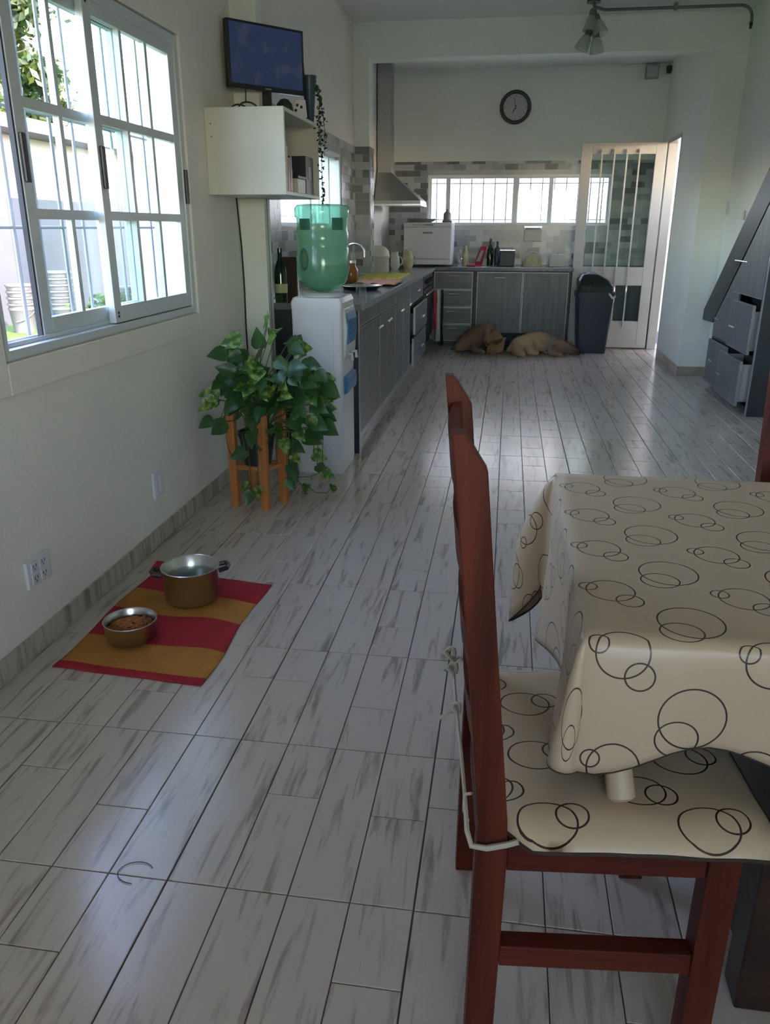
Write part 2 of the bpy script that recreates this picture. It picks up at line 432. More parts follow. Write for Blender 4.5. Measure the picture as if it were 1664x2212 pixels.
def B(name, x0, x1, y0, y1, z0, z1, mat, parent=None, bevel=0, **k):
    mb = MB(); mb.box(x0, x1, y0, y1, z0, z1)
    return mb.obj(name, mat, parent, bevel=bevel, **k)

# ------------------------------------------------------------------ room shell
S = 'structure'
XL, XR1, XR2, XR3 = -1.45, 1.627, 1.867, 1.96
YK, YB, ZC = 7.78, 10.0, 2.985
YF = -2.6
def wall_holes(name, axis, p0, p1, a0, a1, z0, z1, holes, mat):
    """wall slab between p0..p1 across, spanning a0..a1 along, with rectangular holes (a,b,zl,zh)"""
    mb = MB()
    def bx(a, b, zl, zh):
        if b - a < 1e-6 or zh - zl < 1e-6: return
        if axis == 'x': mb.box(p0, p1, a, b, zl, zh)
        else: mb.box(a, b, p0, p1, zl, zh)
    cur = a0
    for (a, b, zl, zh) in sorted(holes):
        bx(cur, a, z0, z1); bx(a, b, z0, zl); bx(a, b, zh, z1); cur = b
    bx(cur, a1, z0, z1)
    return mb.obj(name, mat, kind=S)

WL = wall_holes('wall_left', 'x', XL - 0.17, XL, YF, YB, 0, ZC, [(2.12, 3.64, 0.93, 2.06), (5.2, 7.1, 1.31, 1.86)], MT['wall_warmlit'])
WB = wall_holes('wall_back', 'y', YB, YB + 0.15, XL - 0.17, XR1 + 0.1, 0, ZC + 0.15, [(-0.965, 1.10, 1.352, 1.863)], MT['wall'])
WR = wall_holes('wall_right', 'x', XR1, XR1 + 0.08, YK + 0.2201, YB, 0, ZC, [(8.92, 9.56, 0, 2.19)], MT['wall'])
WFR = wall_holes('wall_front', 'y', YF - 0.15, YF, XL - 0.17, 3.2, 0, ZC, [(0.0, 1.6, 1.0, 2.3)], MT['wall'])
# pillar between the kitchen and the dining part, beam over the opening, slim column on the left
B('trim_1', XL, XR2, YK, YK + 0.22, 2.705, ZC, MT['wall'], kind=S)['label'] = 'ceiling beam over the kitchen opening'
B('wall_pillar', XR1, XR2, YK - 0.0, YK + 0.22, 0, 2.705, MT['wall'], kind=S)
PL = B('trim_2', XL, -1.311, YK, YK + 0.2, 0, 2.705, MT['wall'], kind=S); PL['label'] = 'left pilaster carrying the beam'
mb = MB(); mb.box(XL, -1.315, 4.40, 4.50, 0, 1.448); mb.box(XL, -1.315, 4.40, 4.50, 1.832, ZC)
mb.obj('trim_3', MT['wall'], kind=S)['label'] = 'slim wall column beside the monitor'
# right side wall of the dining part: stands above the line of the stair, the cupboard fills what lies under it
mb = MB()
mb.prism([(YK + 0.1, 0), (YK + 0.1, ZC), (YF, ZC), (YF, 2.98), (4.75, 2.98), (7.45, 0.60), (7.45, 0)], 'x', XR2, XR2 + 0.12)
mb.obj('wall_side', MT['wall'], kind=S)
mb = MB(); mb.box(XR3 + 0.9, XR3 + 1.0, YF, 7.5, 0, ZC); mb.box(XR2 + 0.1201, XR3 + 1.0, 7.47, 7.60, 0, ZC)
mb.obj('wall_alcove', MT['wall'], kind=S)
B('wall_alcove_end', 1.935, 2.05, 5.3, 6.03, 0, 2.2, MT['wall'], kind=S)
mb = MB(); mb.box(XL - 0.17, 3.3, YF - 0.15, YB + 0.15, ZC, ZC + 0.12)
mb.obj('ceiling', MT['ceiling'], kind=S)

# stair stringer
mb = MB()
mb.prism([(7.895, 0.515), (7.40, 0.53), (6.30, 1.50), (4.55, 3.02), (4.20, 3.02), (4.85, 2.93), (6.38, 1.655), (7.33, 0.957)][0:1] + [(7.42, 0.53), (4.50, ZC - 0.002), (4.72 - 0.32 + 0.45, ZC - 0.002), (7.33, 0.965)], 'x', 1.79, 1.866)
sr = mb.obj('trim_4', MT['lamdark'], kind=S); sr['label'] = 'dark sloping stair stringer along the right wall'

# floor: slab with recessed joints, planks proud of it
FL = B('floor', XL - 0.2, 3.1, YF - 0.2, YB + 0.2, -0.12, -0.004, MT['grout'], kind=S)
PX, PY, FX0, FY0 = 0.13133, 0.49512, -0.64768, 1.22752
def scr(x, y, z=0):
    d = Vector((x, y, z - CAMH)); zz = d.dot(fw)
    if zz < 0.05: return None
    return 832 + FPX * d.dot(r_) / zz, 1106 - FPX * d.dot(u_) / zz
pieces = []
for j in range(-8, 18):
    for ig in range(-3, 6):
        rr = random.Random(ig * 97 + j * 13)
        pat = [[None, 0.6, None, 0.42], [0.62, None, 0.40, None], [None, 0.38, None, 0.63], [0.42, None, 0.6, None]][rr.randrange(4)] if not (ig == 0 and j in (0, 1)) else ([None, 0.6, None, 0.52] if j == 0 else [0.62, None, 0.40, None])
        for k in range(4):
            i = ig * 4 + k
            x0 = FX0 + i * PX; x1 = x0 + PX
            if x1 < XL + 0.01 or x0 > 2.95: continue
            y0 = FY0 + j * PY; y1 = y0 + PY
            g0 = 0.0018 if k == 0 else 0.0012
            g1 = 0.0018 if k == 3 else 0.0012
            cuts = [y0 + 0.0014] + ([y0 + pat[k] * PY] if pat[k] else []) + [y1 - 0.0014]
            for q in range(len(cuts) - 1):
                a = cuts[q] + (0.0011 if q else 0); b_ = cuts[q + 1] - (0.0011 if q < len(cuts) - 2 else 0)
                if a > YB or b_ < YF: continue
                pieces.append((max(x0 + g0, XL + 0.001), x1 - g1, a, min(b_, YB - 0.001), (k, pat[k], q)))
def area(p):
    pts = [scr(p[0], p[2]), scr(p[1], p[2]), scr(p[1], p[3]), scr(p[0], p[3])]
    if any(t is None for t in pts): return 0
    pts = [(min(max(x, 0), 1664), min(max(y, 0), 2212)) for x, y in pts]
    return abs(sum(pts[i][0] * pts[(i + 1) % 4][1] - pts[(i + 1) % 4][0] * pts[i][1] for i in range(4))) / 2
pieces.sort(key=area, reverse=True)
cache = {}
for p in pieces[:296]:
    key = (round(p[1] - p[0], 4), round(p[3] - p[2], 4))
    if key not in cache:
        mb = MB(); mb.cham(0, key[0], 0, key[1], -0.008, 0, 0.0012); cache[key] = mb.mesh('plank', MT['plank'])
    inst('plank', cache[key], FL, (p[0], p[2], random.uniform(-0.0002, 0.0003)))
mb = MB()
for p in pieces[296:]: mb.cham(p[0], p[1], p[2], p[3], -0.008, random.uniform(-0.0002, 0.0003), 0.0012)
mb.obj('distant_planks', MT['plank'], FL, kind='stuff')

# skirting tiles
def skirting(name, axis, face, a0, a1, step, sgn, h=0.075, th=0.011):
    base = MB()
    o = 0.003
    if axis == 'x': base.box(min(face, face + sgn * o), max(face, face + sgn * o), a0, a1, 0, h - 0.004)
    else: base.box(a0, a1, min(face, face + sgn * o), max(face, face + sgn * o), 0, h - 0.004)
    bo = base.obj(name, MT['grout'], kind=S)
    a = a0
    while a < a1 - 0.01:
        b_ = min(a + step * random.choice([1, 1, 2]) * 1.0, a1)
        mb = MB(); t0, t1 = sorted((face + sgn * 0.001, face + sgn * th))
        if axis == 'x': mb.box(t0, t1, a + 0.0015, b_ - 0.0015, 0.001, h)
        else: mb.box(a + 0.0015, b_ - 0.0015, t0, t1, 0.001, h)
        mb.obj('tile', MT['skirt'], bo, bevel=0.0015)
        a = b_
    return bo
skirting('baseboard_left', 'x', XL, 0.9, 4.40, 0.131, 1)
skirting('baseboard_right', 'x', XR1, YK - 0.011, 8.90, 0.16, -1, h=0.085)
skirting('baseboard_pillar', 'y', YK, XR1 - 0.0, XR2, 0.12, -1, h=0.085)

# wall tiles (small mosaic of four greys), every piece its own object
def tile_field(parent, axis, face, sgn, a0, a1, z0, z1, hole, tw=0.15, th=0.065, seed=3):
    R = random.Random(seed); gm = MB()
    def put(mb, a, b_, zl, zh, t0, t1):
        lo, hi = sorted((face + sgn * t0, face + sgn * t1))
        if axis == 'x': mb.box(lo, hi, a, b_, zl, zh)
        else: mb.box(a, b_, lo, hi, zl, zh)
    z = z0; row = 0; cnt = 0
    if hole:
        for (a, b_, zl, zh) in ((a0, hole[0], z0, z1), (hole[1], a1, z0, z1), (hole[0], hole[1], z0, hole[2]), (hole[0], hole[1], hole[3], z1)):
            if b_ - a > .002 and zh - zl > .002: put(gm, a, b_, zl, zh, 0.0, 0.004)
    else: put(gm, a0, a1, z0, z1, 0, 0.004)
    gm.obj('grout_bed', MT['tile0'], parent)
    while z < z1 - 0.01:
        zt = min(z + th, z1); a = a0 - (tw / 2 if row % 2 else 0)
        while a < a1 - 0.005:
            b_ = a + tw; x0, x1 = max(a, a0), min(b_, a1); a = b_
            if x1 - x0 < 0.02: continue
            segs = [(x0, x1)]
            if hole and zt > hole[2] + 0.005 and z < hole[3] - 0.005:
                segs = [(x0, min(x1, hole[0])), (max(x0, hole[1]), x1)]
            for (p, q) in segs:
                if q - p < 0.015: continue
                zl, zh = z, zt
                mb = MB(); put(mb, p + 0.001, q - 0.001, zl + 0.001, zh - 0.001, 0.003, 0.0085 + R.uniform(0, 0.0015))
                mb.obj('tile', MT['tile%d' % R.choices([0, 1, 2, 3], [4, 3, 3, 3])[0]], parent); cnt += 1
        z = zt; row += 1
    return cnt
tile_field(WB, 'y', YB, -1, XL + 0.001, XR1 - 0.001, 0.895, 2.03, (-0.985, 1.12, 1.335, 1.885))
tile_field(WL, 'x', XL, 1, 4.505, YK - 0.001, 0.895, 2.0, (5.18, 7.12, 1.29, 1.88), seed=5)
tile_field(PL, 'y', YK, -1, XL + 0.001, -1.311, 0.895, 2.0, None, seed=8)
tile_field(PL, 'x', -1.311, 1, YK, YK + 0.2, 0.895, 2.0, None, tw=0.05, th=0.05, seed=9)
mb = MB()   # dark tiles low on the wall under the glass door
mb.box(0.70, XR1 - 0.001, YB - 0.006, YB, 0.0, 0.895)
mb.obj('tile_panel', MT['tile2'], WB)

# ------------------------------------------------------------------ windows
def grille(mb, axis, face, a0, a1, z0, z1, bars, rows, r=0.006):
    for k in range(bars):
        a = a0 + (a1 - a0) * (k + 0.5) / bars
        P = [(face, a, z0), (face, a, z1)] if axis == 'x' else [(a, face, z0), (a, face, z1)]
        mb.tube(P, r, 6)
    for z in rows:
        P = [(face, a0, z), (face, a1, z)] if axis == 'x' else [(a0, face, z), (a1, face, z)]
        mb.tube(P, r * 0.8, 6)

def sash(parent, X, y0, y1, z0, z1, cols, rows, stile=0.055, d=0.026, bar=0.022, railb=0.06, railt=0.045):
    f = MB()
    f.box(X, X + d, y0, y0 + stile, z0, z1); f.box(X, X + d, y1 - stile, y1, z0, z1)
    f.box(X, X + d, y0 + stile, y1 - stile, z0, z0 + railb); f.box(X, X + d, y0 + stile, y1 - stile, z1 - railt, z1)
    fo = f.obj('sash', MT['alu'], parent, bevel=0.002)
    ya, yb, za, zb = y0 + stile, y1 - stile, z0 + railb, z1 - railt
    for c in range(1, cols):
        y = ya + (yb - ya) * c / cols
        B('glazing_bar', X + 0.002, X + d - 0.002, y - bar / 2, y + bar / 2, za, zb, MT['alu'], fo)
    for r in range(1, rows):
        z = za + (zb - za) * r / rows
        B('glazing_bar', X + 0.001, X + d - 0.001, ya, yb, z - bar * 0.7, z + bar * 0.7, MT['alu'], fo)
    for c in range(cols):
        for r in range(rows):
            a = ya + (yb - ya) * c / cols; b_ = ya + (yb - ya) * (c + 1) / cols
            zz = za + (zb - za) * r / rows; z2 = za + (zb - za) * (r + 1) / rows
            B('pane', X + d / 2 - 0.002, X + d / 2 + 0.002, a, b_, zz, z2, MT['glass'], fo)
    return fo
W1 = bpy.data.objects.new('window_1', None); COL.objects.link(W1); W1['kind'] = S; W1['label'] = 'sliding aluminium window with small panes in the left wall'
cs = MB()   # plaster casing around
cs.box(XL - 0.001, XL + 0.022, 2.02, 2.12, 0.83, 2.16); cs.box(XL - 0.001, XL + 0.022, 3.64, 3.72, 0.83, 2.16)
cs.box(XL - 0.001, XL + 0.022, 2.12, 3.64, 0.83, 0.925); cs.box(XL - 0.001, XL + 0.022, 2.12, 3.64, 2.065, 2.16)
cs.obj('casing', MT['wall_warmlit'], W1, bevel=0.004)
fr = MB()
fr.box(XL - 0.085, XL + 0.012, 2.12, 2.155, 0.93, 2.06); fr.box(XL - 0.085, XL + 0.012, 3.60, 3.64, 0.93, 2.06)
fr.box(XL - 0.085, XL + 0.012, 2.155, 3.60, 0.93, 0.958); fr.box(XL - 0.085, XL + 0.012, 2.155, 3.60, 2.02, 2.06)
fr.box(XL - 0.028, XL - 0.022, 2.155, 3.60, 0.958, 0.972); fr.box(XL - 0.066, XL - 0.058, 2.155, 3.60, 0.958, 0.972)
fr.obj('frame', MT['alu'], W1, bevel=0.002)
sA = sash(W1, XL - 0.020, 2.845, 3.60, 0.962, 2.022, 3, 3)
sB = sash(W1, XL - 0.056, 2.42, 3.175, 0.962, 2.022, 3, 3)
B('gasket', XL - 0.050, XL - 0.034, 2.411, 2.4195, 0.962, 2.022, MT['rubber'], W1)
for (yy, zz, X) in ((2.87, 1.50, XL + 0.006), (2.437, 1.50, XL - 0.030), (3.615, 1.47, XL + 0.012)):
    mb = MB(); mb.box(X, X + 0.012, yy - 0.012, yy + 0.012, zz - 0.07, zz + 0.07); mb.obj('latch', MT['black'], W1, bevel=0.003)
for zz in (0.985, 0.998, 2.012):
    mb = MB(); mb.tube([(XL + 0.004, 2.87, zz), (XL + 0.009, 2.87, zz)], 0.005, 8); mb.obj('screw_plug', MT['black'], W1)
g = MB(); grille(g, 'x', XL - 0.14, 2.13, 3.63, 0.95, 2.05, 10, (1.30, 1.66), 0.0065)
g.obj('security_grille', MT['iron'], W1)
B('sill', XL - 0.20, XL - 0.088, 2.12, 3.64, 0.90, 0.935, MT['concrete'], W1)

W2 = bpy.data.objects.new('window_2', None); COL.objects.link(W2); W2['kind'] = S; W2['label'] = 'wide low window above the back worktop'
f = MB(); y0, y1 = YB + 0.03, YB + 0.09
f.box(-0.965, 1.10, y0, y1, 1.352, 1.368); f.box(-0.965, 1.10, y0, y1, 1.848, 1.863)
f.box(-0.965, -0.945, y0, y1, 1.368, 1.848); f.box(1.08, 1.10, y0, y1, 1.368, 1.848)
f.obj('frame', MT['alu'], W2)
for (a, b_) in ((-0.775, -0.725), (0.005, 0.065), (0.415, 0.465)):
    B('mullion', a, b_, y0 + 0.01, y1 - 0.01, 1.368, 1.848, MT['alu'], W2)
for (a, b_) in ((-0.945, -0.775), (-0.725, 0.005), (0.065, 0.415), (0.465, 1.08)):
    B('pane', a, b_, y0 + 0.026, y0 + 0.030, 1.368, 1.848, MT['glass'], W2)
g = MB(); grille(g, 'y', YB + 0.13, -0.96, 1.10, 1.355, 1.86, 15, (1.40, 1.80), 0.007)
g.obj('security_grille', MT['iron'], W2)
W3 = bpy.data.objects.new('window_3', None); COL.objects.link(W3); W3['kind'] = S; W3['label'] = 'window in the tiled kitchen wall behind the water dispenser'
f = MB(); X0, X1 = XL - 0.09, XL - 0.03
f.box(X0, X1, 5.2, 7.1, 1.31, 1.335); f.box(X0, X1, 5.2, 7.1, 1.835, 1.86)
f.box(X0, X1, 5.2, 5.23, 1.335, 1.835); f.box(X0, XL + 0.005, 7.05, 7.1, 1.335, 1.835); f.box(X0, X1, 6.12, 6.18, 1.335, 1.835); f.box(X0 + 0.01, X1, 6.78, 6.83, 1.335, 1.835)
f.obj('frame', MT['alu'], W3)
for (a, b_) in ((5.23, 6.12), (6.18, 6.78), (6.83, 7.05)): B('pane', X0 + 0.028, X0 + 0.032, a, b_, 1.335, 1.835, MT['glass'], W3)
g = MB(); grille(g, 'x', XL - 0.14, 5.2, 7.1, 1.31, 1.86, 14, (1.38,), 0.004)
g.obj('security_grille', MT['iron'], W3)
# rear window behind the camera
D2 = bpy.data.objects.new('window_4', None); COL.objects.link(D2); D2['kind'] = S
f = MB(); f.box(0.0, 0.05, YF - 0.1, YF - 0.04, 1.0, 2.3); f.box(1.55, 1.6, YF - 0.1, YF - 0.04, 1.0, 2.3); f.box(0.05, 1.55, YF - 0.1, YF - 0.04, 2.25, 2.3); f.box(0.05, 1.55, YF - 0.1, YF - 0.04, 1.0, 1.05); f.box(0.775, 0.825, YF - 0.1, YF - 0.04, 1.05, 2.25)
f.obj('frame', MT['alu'], D2); B('pane', 0.05, 1.55, YF - 0.072, YF - 0.068, 1.05, 2.25, MT['glass'], D2)

# doorway in the right kitchen wall and its open metal leaf
D1 = bpy.data.objects.new('door_1', None); COL.objects.link(D1); D1['kind'] = S; D1['label'] = 'cream metal kitchen door standing open against the back wall'
f = MB(); f.box(XR1 - 0.012, XR1 + 0.084, 9.52, 9.562, 0, 2.19); f.box(XR1 - 0.012, XR1 + 0.084, 8.915, 9.52, 2.15, 2.192)
f.box(XR1 - 0.006, XR1 + 0.084, 8.918, 8.926, 0, 2.15)
f.obj('frame', MT['doorpaint'], D1, bevel=0.003)
x0, x1, yd, zt = 0.715, 1.595, 9.50, 2.165
f = MB()
f.box(x0, 0.825, yd, yd + 0.04, 0.012, zt); f.box(1.485, x1, yd, yd + 0.04, 0.012, zt)
f.box(0.825, 1.485, yd, yd + 0.04, 2.05, zt); f.box(0.825, 1.485, yd, yd + 0.04, 0.70, 0.90); f.box(0.825, 1.485, yd, yd + 0.04, 0.012, 0.31)
leaf = f.obj('door_leaf', MT['doorpaint'], D1, bevel=0.004)
B('pane', 0.825, 1.485, yd + 0.022, yd + 0.026, 0.90, 2.05, MT['glass'], leaf)
B('pane', 0.825, 1.485, yd + 0.022, yd + 0.026, 0.31, 0.70, MT['glass'], leaf)
for xb in (0.93, 1.06, 1.19, 1.32):
    mb = MB(); mb.box(xb - 0.008, xb + 0.008, yd - 0.024, yd - 0.012, 0.24, 2.10); mb.box(xb - 0.008, xb + 0.008, yd - 0.012, yd, 0.26, 0.28); mb.box(xb - 0.008, xb + 0.008, yd - 0.012, yd, 2.07, 2.09)
    mb.obj('bar', MT['doorpaint'], leaf)

# ------------------------------------------------------------------ outside
lawn = MB(); lawn.box(-30, -1.63, -20, 40, -0.2, -0.1); lawn.box(XL - 0.17, 30, YB + 0.16, 40, -0.2, -0.1); lawn.box(3.3, 30, -20, YB + 0.16, -0.2, -0.1)

lawn.obj('ground', MT['grass'], kind=S)
B('bounce_paving', -1.63, 3.3, -20, YF - 0.16, -0.2, -0.02, MT['paving'], kind=S)  # unseen pale ground, added to bounce warm sunlight in from behind
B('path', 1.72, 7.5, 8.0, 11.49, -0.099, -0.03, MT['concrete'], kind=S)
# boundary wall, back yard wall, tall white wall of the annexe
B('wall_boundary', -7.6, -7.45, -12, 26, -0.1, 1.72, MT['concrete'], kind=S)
B('wall_annexe', -4.34, -1.66, 9.4, 13.0, -0.1, 6.0, MT['render'], kind=S)  # front wall is real; extra height and depth added to shade the boundary wall
mb = MB(); mb.box(-1.65, 4.2, 11.5, 11.65, -0.1, 2.6)
mb.obj('wall_yard', MT['whitewash'], kind=S)
mb = MB(); mb.box(1.71, 5.2, 8.02, 10.6, 2.55, 2.65); mb.box(3.45, 5.2, 5.5, 8.02, 2.55, 2.65)  # unseen slabs added to keep the sun off the open kitchen door
mb.obj('door_sun_blocker', MT['concrete'], kind=S)
B('rear_sun_blocker', -0.6, 4.0, -4.9, YF - 0.155, 2.4, 2.46, MT['render'], kind=S)  # unseen slab added to stop direct sun entering from behind
mb = MB(); mb.prism([(0.10, ZC + 0.115), (1.58, ZC + 0.115), (1.44, 3.95), (0.10, 3.95)], 'y', YB - 0.1, YB + 0.15); mb.prism([(1.92, ZC + 0.115), (2.26, ZC + 0.115), (2.12, 3.95), (1.92, 3.95)], 'y', YB - 0.1, YB + 0.15)
mb.obj('yard_shade_caster', MT['render'], kind=S)  # unseen blocks with slanted edges, added to throw shade on the yard wall
B('door_sky_screen', 3.31, 3.4, 5.0, 11.49, -0.1, 1.75, MT['whitewash'], kind=S)  # screen added to dim the low sky light reaching the open door
# neighbouring house
nh = empty('neighbour_house', (-10.7, 18.2, -0.1), 'pale neighbouring house with a grey roof beyond the boundary wall', 'house')
mb = MB(); mb.box(-0.6, 1.2, -7, 8, 0, 3.05); mb.obj('wall', MT['concrete2'], nh)
mb = MB(); mb.prism([(-0.9, 3.05), (1.9, 3.05), (1.9, 3.2), (0.4, 3.6), (-0.9, 3.2)], 'y', -7.4, 8.4); mb.obj('roof', MT['roof'], nh)
for y in (-6.4, 0.5, 4.2):
    f = MB(); f.box(1.2, 1.24, y, y + 1.1, 1.1, 2.1); w = f.obj('window', MT['alu'], nh)
    B('pane', 1.24, 1.25, y + 0.06, y + 1.04, 1.16, 2.04, MT['black'], w)
# low shed roof stacked with rubble seen over the wall
sh = empty('garden_shed', (-8.35, 10.5, -0.1), 'low shed with a grey rubble-strewn roof behind the boundary wall', 'shed')
mb = MB(); mb.box(-0.6, 0.6, -2.4, 0.4, 0, 1.9); mb.obj('wall', MT['concrete'], sh)
mb = MB(); mb.box(-0.7, 0.7, -2.5, 0.5, 1.9, 1.98); mb.obj('roof', MT['roof'], sh)
mb = MB()
for k in range(50):
    x, y, s_ = random.uniform(-0.6, 0.55), random.uniform(-2.3, 0.3), random.uniform(0.05, 0.13)
    mb.lathe([(s_ * 0.7, 0), (s_, s_ * 0.4), (s_ * 0.55, s_ * 0.9)], 6, (x, y, 1.98))
mb.obj('rubble', MT['roof'], sh, kind='stuff')

def tree(name, loc, label, R, H, n, seed, mat):
    t = empty(name, loc, label, 'tree'); rr = random.Random(seed)
    mb = MB(); mb.tube([(0, 0, 0), (0.1, 0.05, H * 0.4), (0, 0.1, H * 0.75), (0.1, 0, H)], [0.2, 0.15, 0.1, 0.03], 8)
    for k in range(9):
        a = rr.uniform(0, 2 * PI); z = H * rr.uniform(0.4, 0.8)
        mb.tube([(0.05, 0.05, z), (math.cos(a) * R * 0.5, math.sin(a) * R * 0.5, z + 0.7), (math.cos(a) * R * 0.9, math.sin(a) * R * 0.9, z + 1.0)], [0.07, 0.04, 0.01], 5)
    mb.obj('trunk', MT['bark'], t, smooth=True)
    mb = MB()
    cl = [(Vector((rr.gauss(0, R * 0.45), rr.gauss(0, R * 0.45), H * 0.78 + rr.gauss(0, R * 0.38))), rr.uniform(0.35, 0.8)) for _ in range(70)]
    for _ in range(n):
        c, s_ = rr.choice(cl)
        p = c + Vector((rr.gauss(0, s_ * .5), rr.gauss(0, s_ * .5), rr.gauss(0, s_ * .4)))
        d = Vector((rr.uniform(-1, 1), rr.uniform(-1, 1), rr.uniform(-1, 1))).normalized(); e = d.orthogonal().normalized(); q = rr.uniform(0.09, 0.19)
        mb.add([p - d * q, p + e * q * 0.45, p + d * q, p - e * q * 0.45], [(0, 1, 2, 3)])
    mb.obj('crown', mat, t, kind='stuff')
    return t
tree('garden_tree', (-15.6, 22.0, -0.1), 'tall leafy tree with yellow-green crown outside the left window', 3.3, 8.2, 60000, 3, MT['crown'])
tree('side_tree', (5.6, 14.5, -0.1), 'green tree glimpsed through the open kitchen doorway', 1.8, 3.6, 4000, 4, MT['crown'])
# buckets on the lawn
def bucket_stack(x, y, nb, band, label, r=0.17):
    t = empty('bucket_stack', (x, y, -0.1), label, 'buckets', 'white buckets stacked on the lawn')
    mb = MB(); mb.lathe([(r * 0.8, 0), (r, 0.30), (r * 1.06, 0.31), (r * 1.06, 0.34), (r * 0.95, 0.34)], 20); b0 = mb.obj('bucket', MT['bucket'], t, smooth=True)
    for k in range(nb):
        z = 0.32 + k * 0.085
        mb = MB(); mb.lathe([(r * 0.92, z), (r * 1.0, z + 0.05), (r * 1.07, z + 0.055), (r * 1.07, z + 0.08), (r * 0.9, z + 0.08)], 20)
        mb.obj('bucket', MT['bucket'], t, smooth=True)
    if band:
        mb = MB(); mb.lathe([(r * 0.90, 0.14), (r * 1.0, 0.26)], 20, cap0=False, cap1=False); mb.obj('band', MT['bluelab'], t)
    mb = MB(); mb.tube([(r * math.cos(a) * 1.05, r * 1.05 * math.sin(a), 0.28 - 0.12 * abs(math.sin(a))) for a in [PI * k / 10 - PI / 2 for k in range(11)]], 0.006, 5); mb.obj('handle', MT['iron'], t)
bucket_stack(-6.75, 10.55, 4, False, 'plain bucket stack nearest the left edge of the side window')
bucket_stack(-6.25, 10.75, 6, True, 'tallest stack of white buckets with a blue band')
bucket_stack(-5.75, 11.6, 3, False, 'short stack of white buckets beside the potted plant on the lawn')
t = empty('flower_pot', (-5.35, 10.5, -0.1), 'pink flower pot with a bushy bright green plant on the lawn', 'potted plant')
mb = MB(); mb.lathe([(0.11, 0), (0.15, 0.2), (0.165, 0.2), (0.165, 0.24), (0.13, 0.24)], 16); mb.obj('pot', MT['pinkpot'], t, smooth=True)
mb = MB()
for _ in range(500):
    p = Vector((random.gauss(0, .13), random.gauss(0, .13), 0.36 + random.gauss(0, .08))); d = Vector((random.uniform(-1, 1), random.uniform(-1, 1), random.uniform(-.5, 1))).normalized(); e = d.orthogonal()
    mb.add([p, p + d * .05 + e * .02, p + d * .1, p + d * .05 - e * .02], [(0, 1, 2, 3)])
mb.obj('foliage', MT['grass'], t, kind='stuff')

# ------------------------------------------------------------------ kitchen units
def front(parent, name, axis, face, sgn, a0, a1, z0, z1, hz=None, ha=None, hl=0.10, vertical=False, th=0.018, lam='lam'):
    """door or drawer front on plane face; facing direction sgn on axis; returns object"""
    t0, t1 = sorted((face, face + sgn * th))
    mb = MB(); e = 0.006
    if axis == 'x': mb.box(t0, t1, a0 + e, a1 - e, z0 + e, z1 - e)
    else: mb.box(a0 + e, a1 - e, t0, t1, z0 + e, z1 - e)
    o = mb.obj(name, MT[lam], parent)
    t2, t3 = sorted((face, face + sgn * (th + 0.001)))
    mb = MB()
    for (a, b_, zl, zh) in ((a0, a0 + e, z0, z1), (a1 - e, a1, z0, z1), (a0 + e, a1 - e, z0, z0 + e), (a0 + e, a1 - e, z1 - e, z1)):
        if axis == 'x': mb.box(t2, t3, a, b_, zl, zh)
        else: mb.box(a, b_, t2, t3, zl, zh)
    mb.obj('edging', MT['edge'], o)
    if hz is not None:
        f0 = face + sgn * th; f1 = f0 + sgn * 0.026
        ca = ha if ha is not None else (a0 + a1) / 2
        mb = MB()
        def P(a, z, f_): return (f_, a, z) if axis == 'x' else (a, f_, z)
        mb.tube([P(ca - hl / 2, hz, f1), P(ca + hl / 2, hz, f1)], 0.0075, 8)
        mb.tube([P(ca - hl * 0.35, hz, f0), P(ca - hl * 0.35, hz, f1)], 0.004, 6); mb.tube([P(ca + hl * 0.35, hz, f0), P(ca + hl * 0.35, hz, f1)], 0.004, 6)
        mb.obj('handle', MT['chrome'], o, smooth=True)
    return o
# left run (faces +X)
XF = -0.865
def left_unit(y0, y1, name, label, cat='cabinet'):
    t = empty(name, (0, 0, 0), label, cat)
    mb = MB(); mb.box(XL + 0.012, XF - 0.001, y0, y1, 0.10, 0.848); mb.obj('body', MT['lamdark'], t)
    B('plinth', XL + 0.03, XF - 0.03, y0, y1, 0, 0.10, MT['edge'], t)
    return t
u = left_unit(4.63, 6.225, 'base_cabinet', 'grey wood-grain base cabinet with four doors at the near end of the left worktop')
B('end_panel', XL + 0.012, XF + 0.02, 4.60, 4.63, 0.0, 0.848, MT['lamdark'], u)
B('end_edging', XF + 0.0205, XF + 0.024, 4.60, 4.63, 0.0, 0.848, MT['edge'], u)
for (a, b_, h) in ((4.64, 5.43, 5.33), (5.44, 6.22, 5.76)):
    front(u, 'door', 'x', XF, 1, a, b_, 0.11, 0.745, hz=0.68, ha=h, hl=0.13)
front(u, 'upper_panel', 'x', XF, 1, 4.64, 6.22, 0.752, 0.845)
u = left_unit(6.226, 7.185, 'base_cabinet', 'grey two-door base cabinet in the middle of the left run')
for (a, b_, h) in ((6.23, 6.70, 6.48), (6.71, 7.18, 7.02)):
    front(u, 'door', 'x', XF, 1, a, b_, 0.11, 0.745, hz=0.68, ha=h, hl=0.13)
front(u, 'upper_panel', 'x', XF, 1, 6.23, 7.18, 0.752, 0.845)
u = left_unit(7.186, 8.26, 'drawer_cabinet', 'grey drawer cabinet of the left run, its drawers pulled slightly out')
for k, (zl, zh, outd) in enumerate(((0.66, 0.84, 0.0), (0.395, 0.63, 0.045), (0.11, 0.36, 0.035))):
    d = front(u, 'drawer', 'x', XF + outd, 1, 7.20, 8.25, zl, zh, hz=(zl + zh) / 2, hl=0.14)
    if outd:
        mb = MB(); mb.box(XF - 0.0, XF + outd, 7.23, 7.245, zl + 0.03, zh - 0.05); mb.box(XF, XF + outd, 8.2, 8.215, zl + 0.03, zh - 0.05); mb.box(XF, XF + outd, 7.245, 8.2, zl + 0.02, zl + 0.03)
        mb.obj('drawer_box', MT['lamdark'], d)
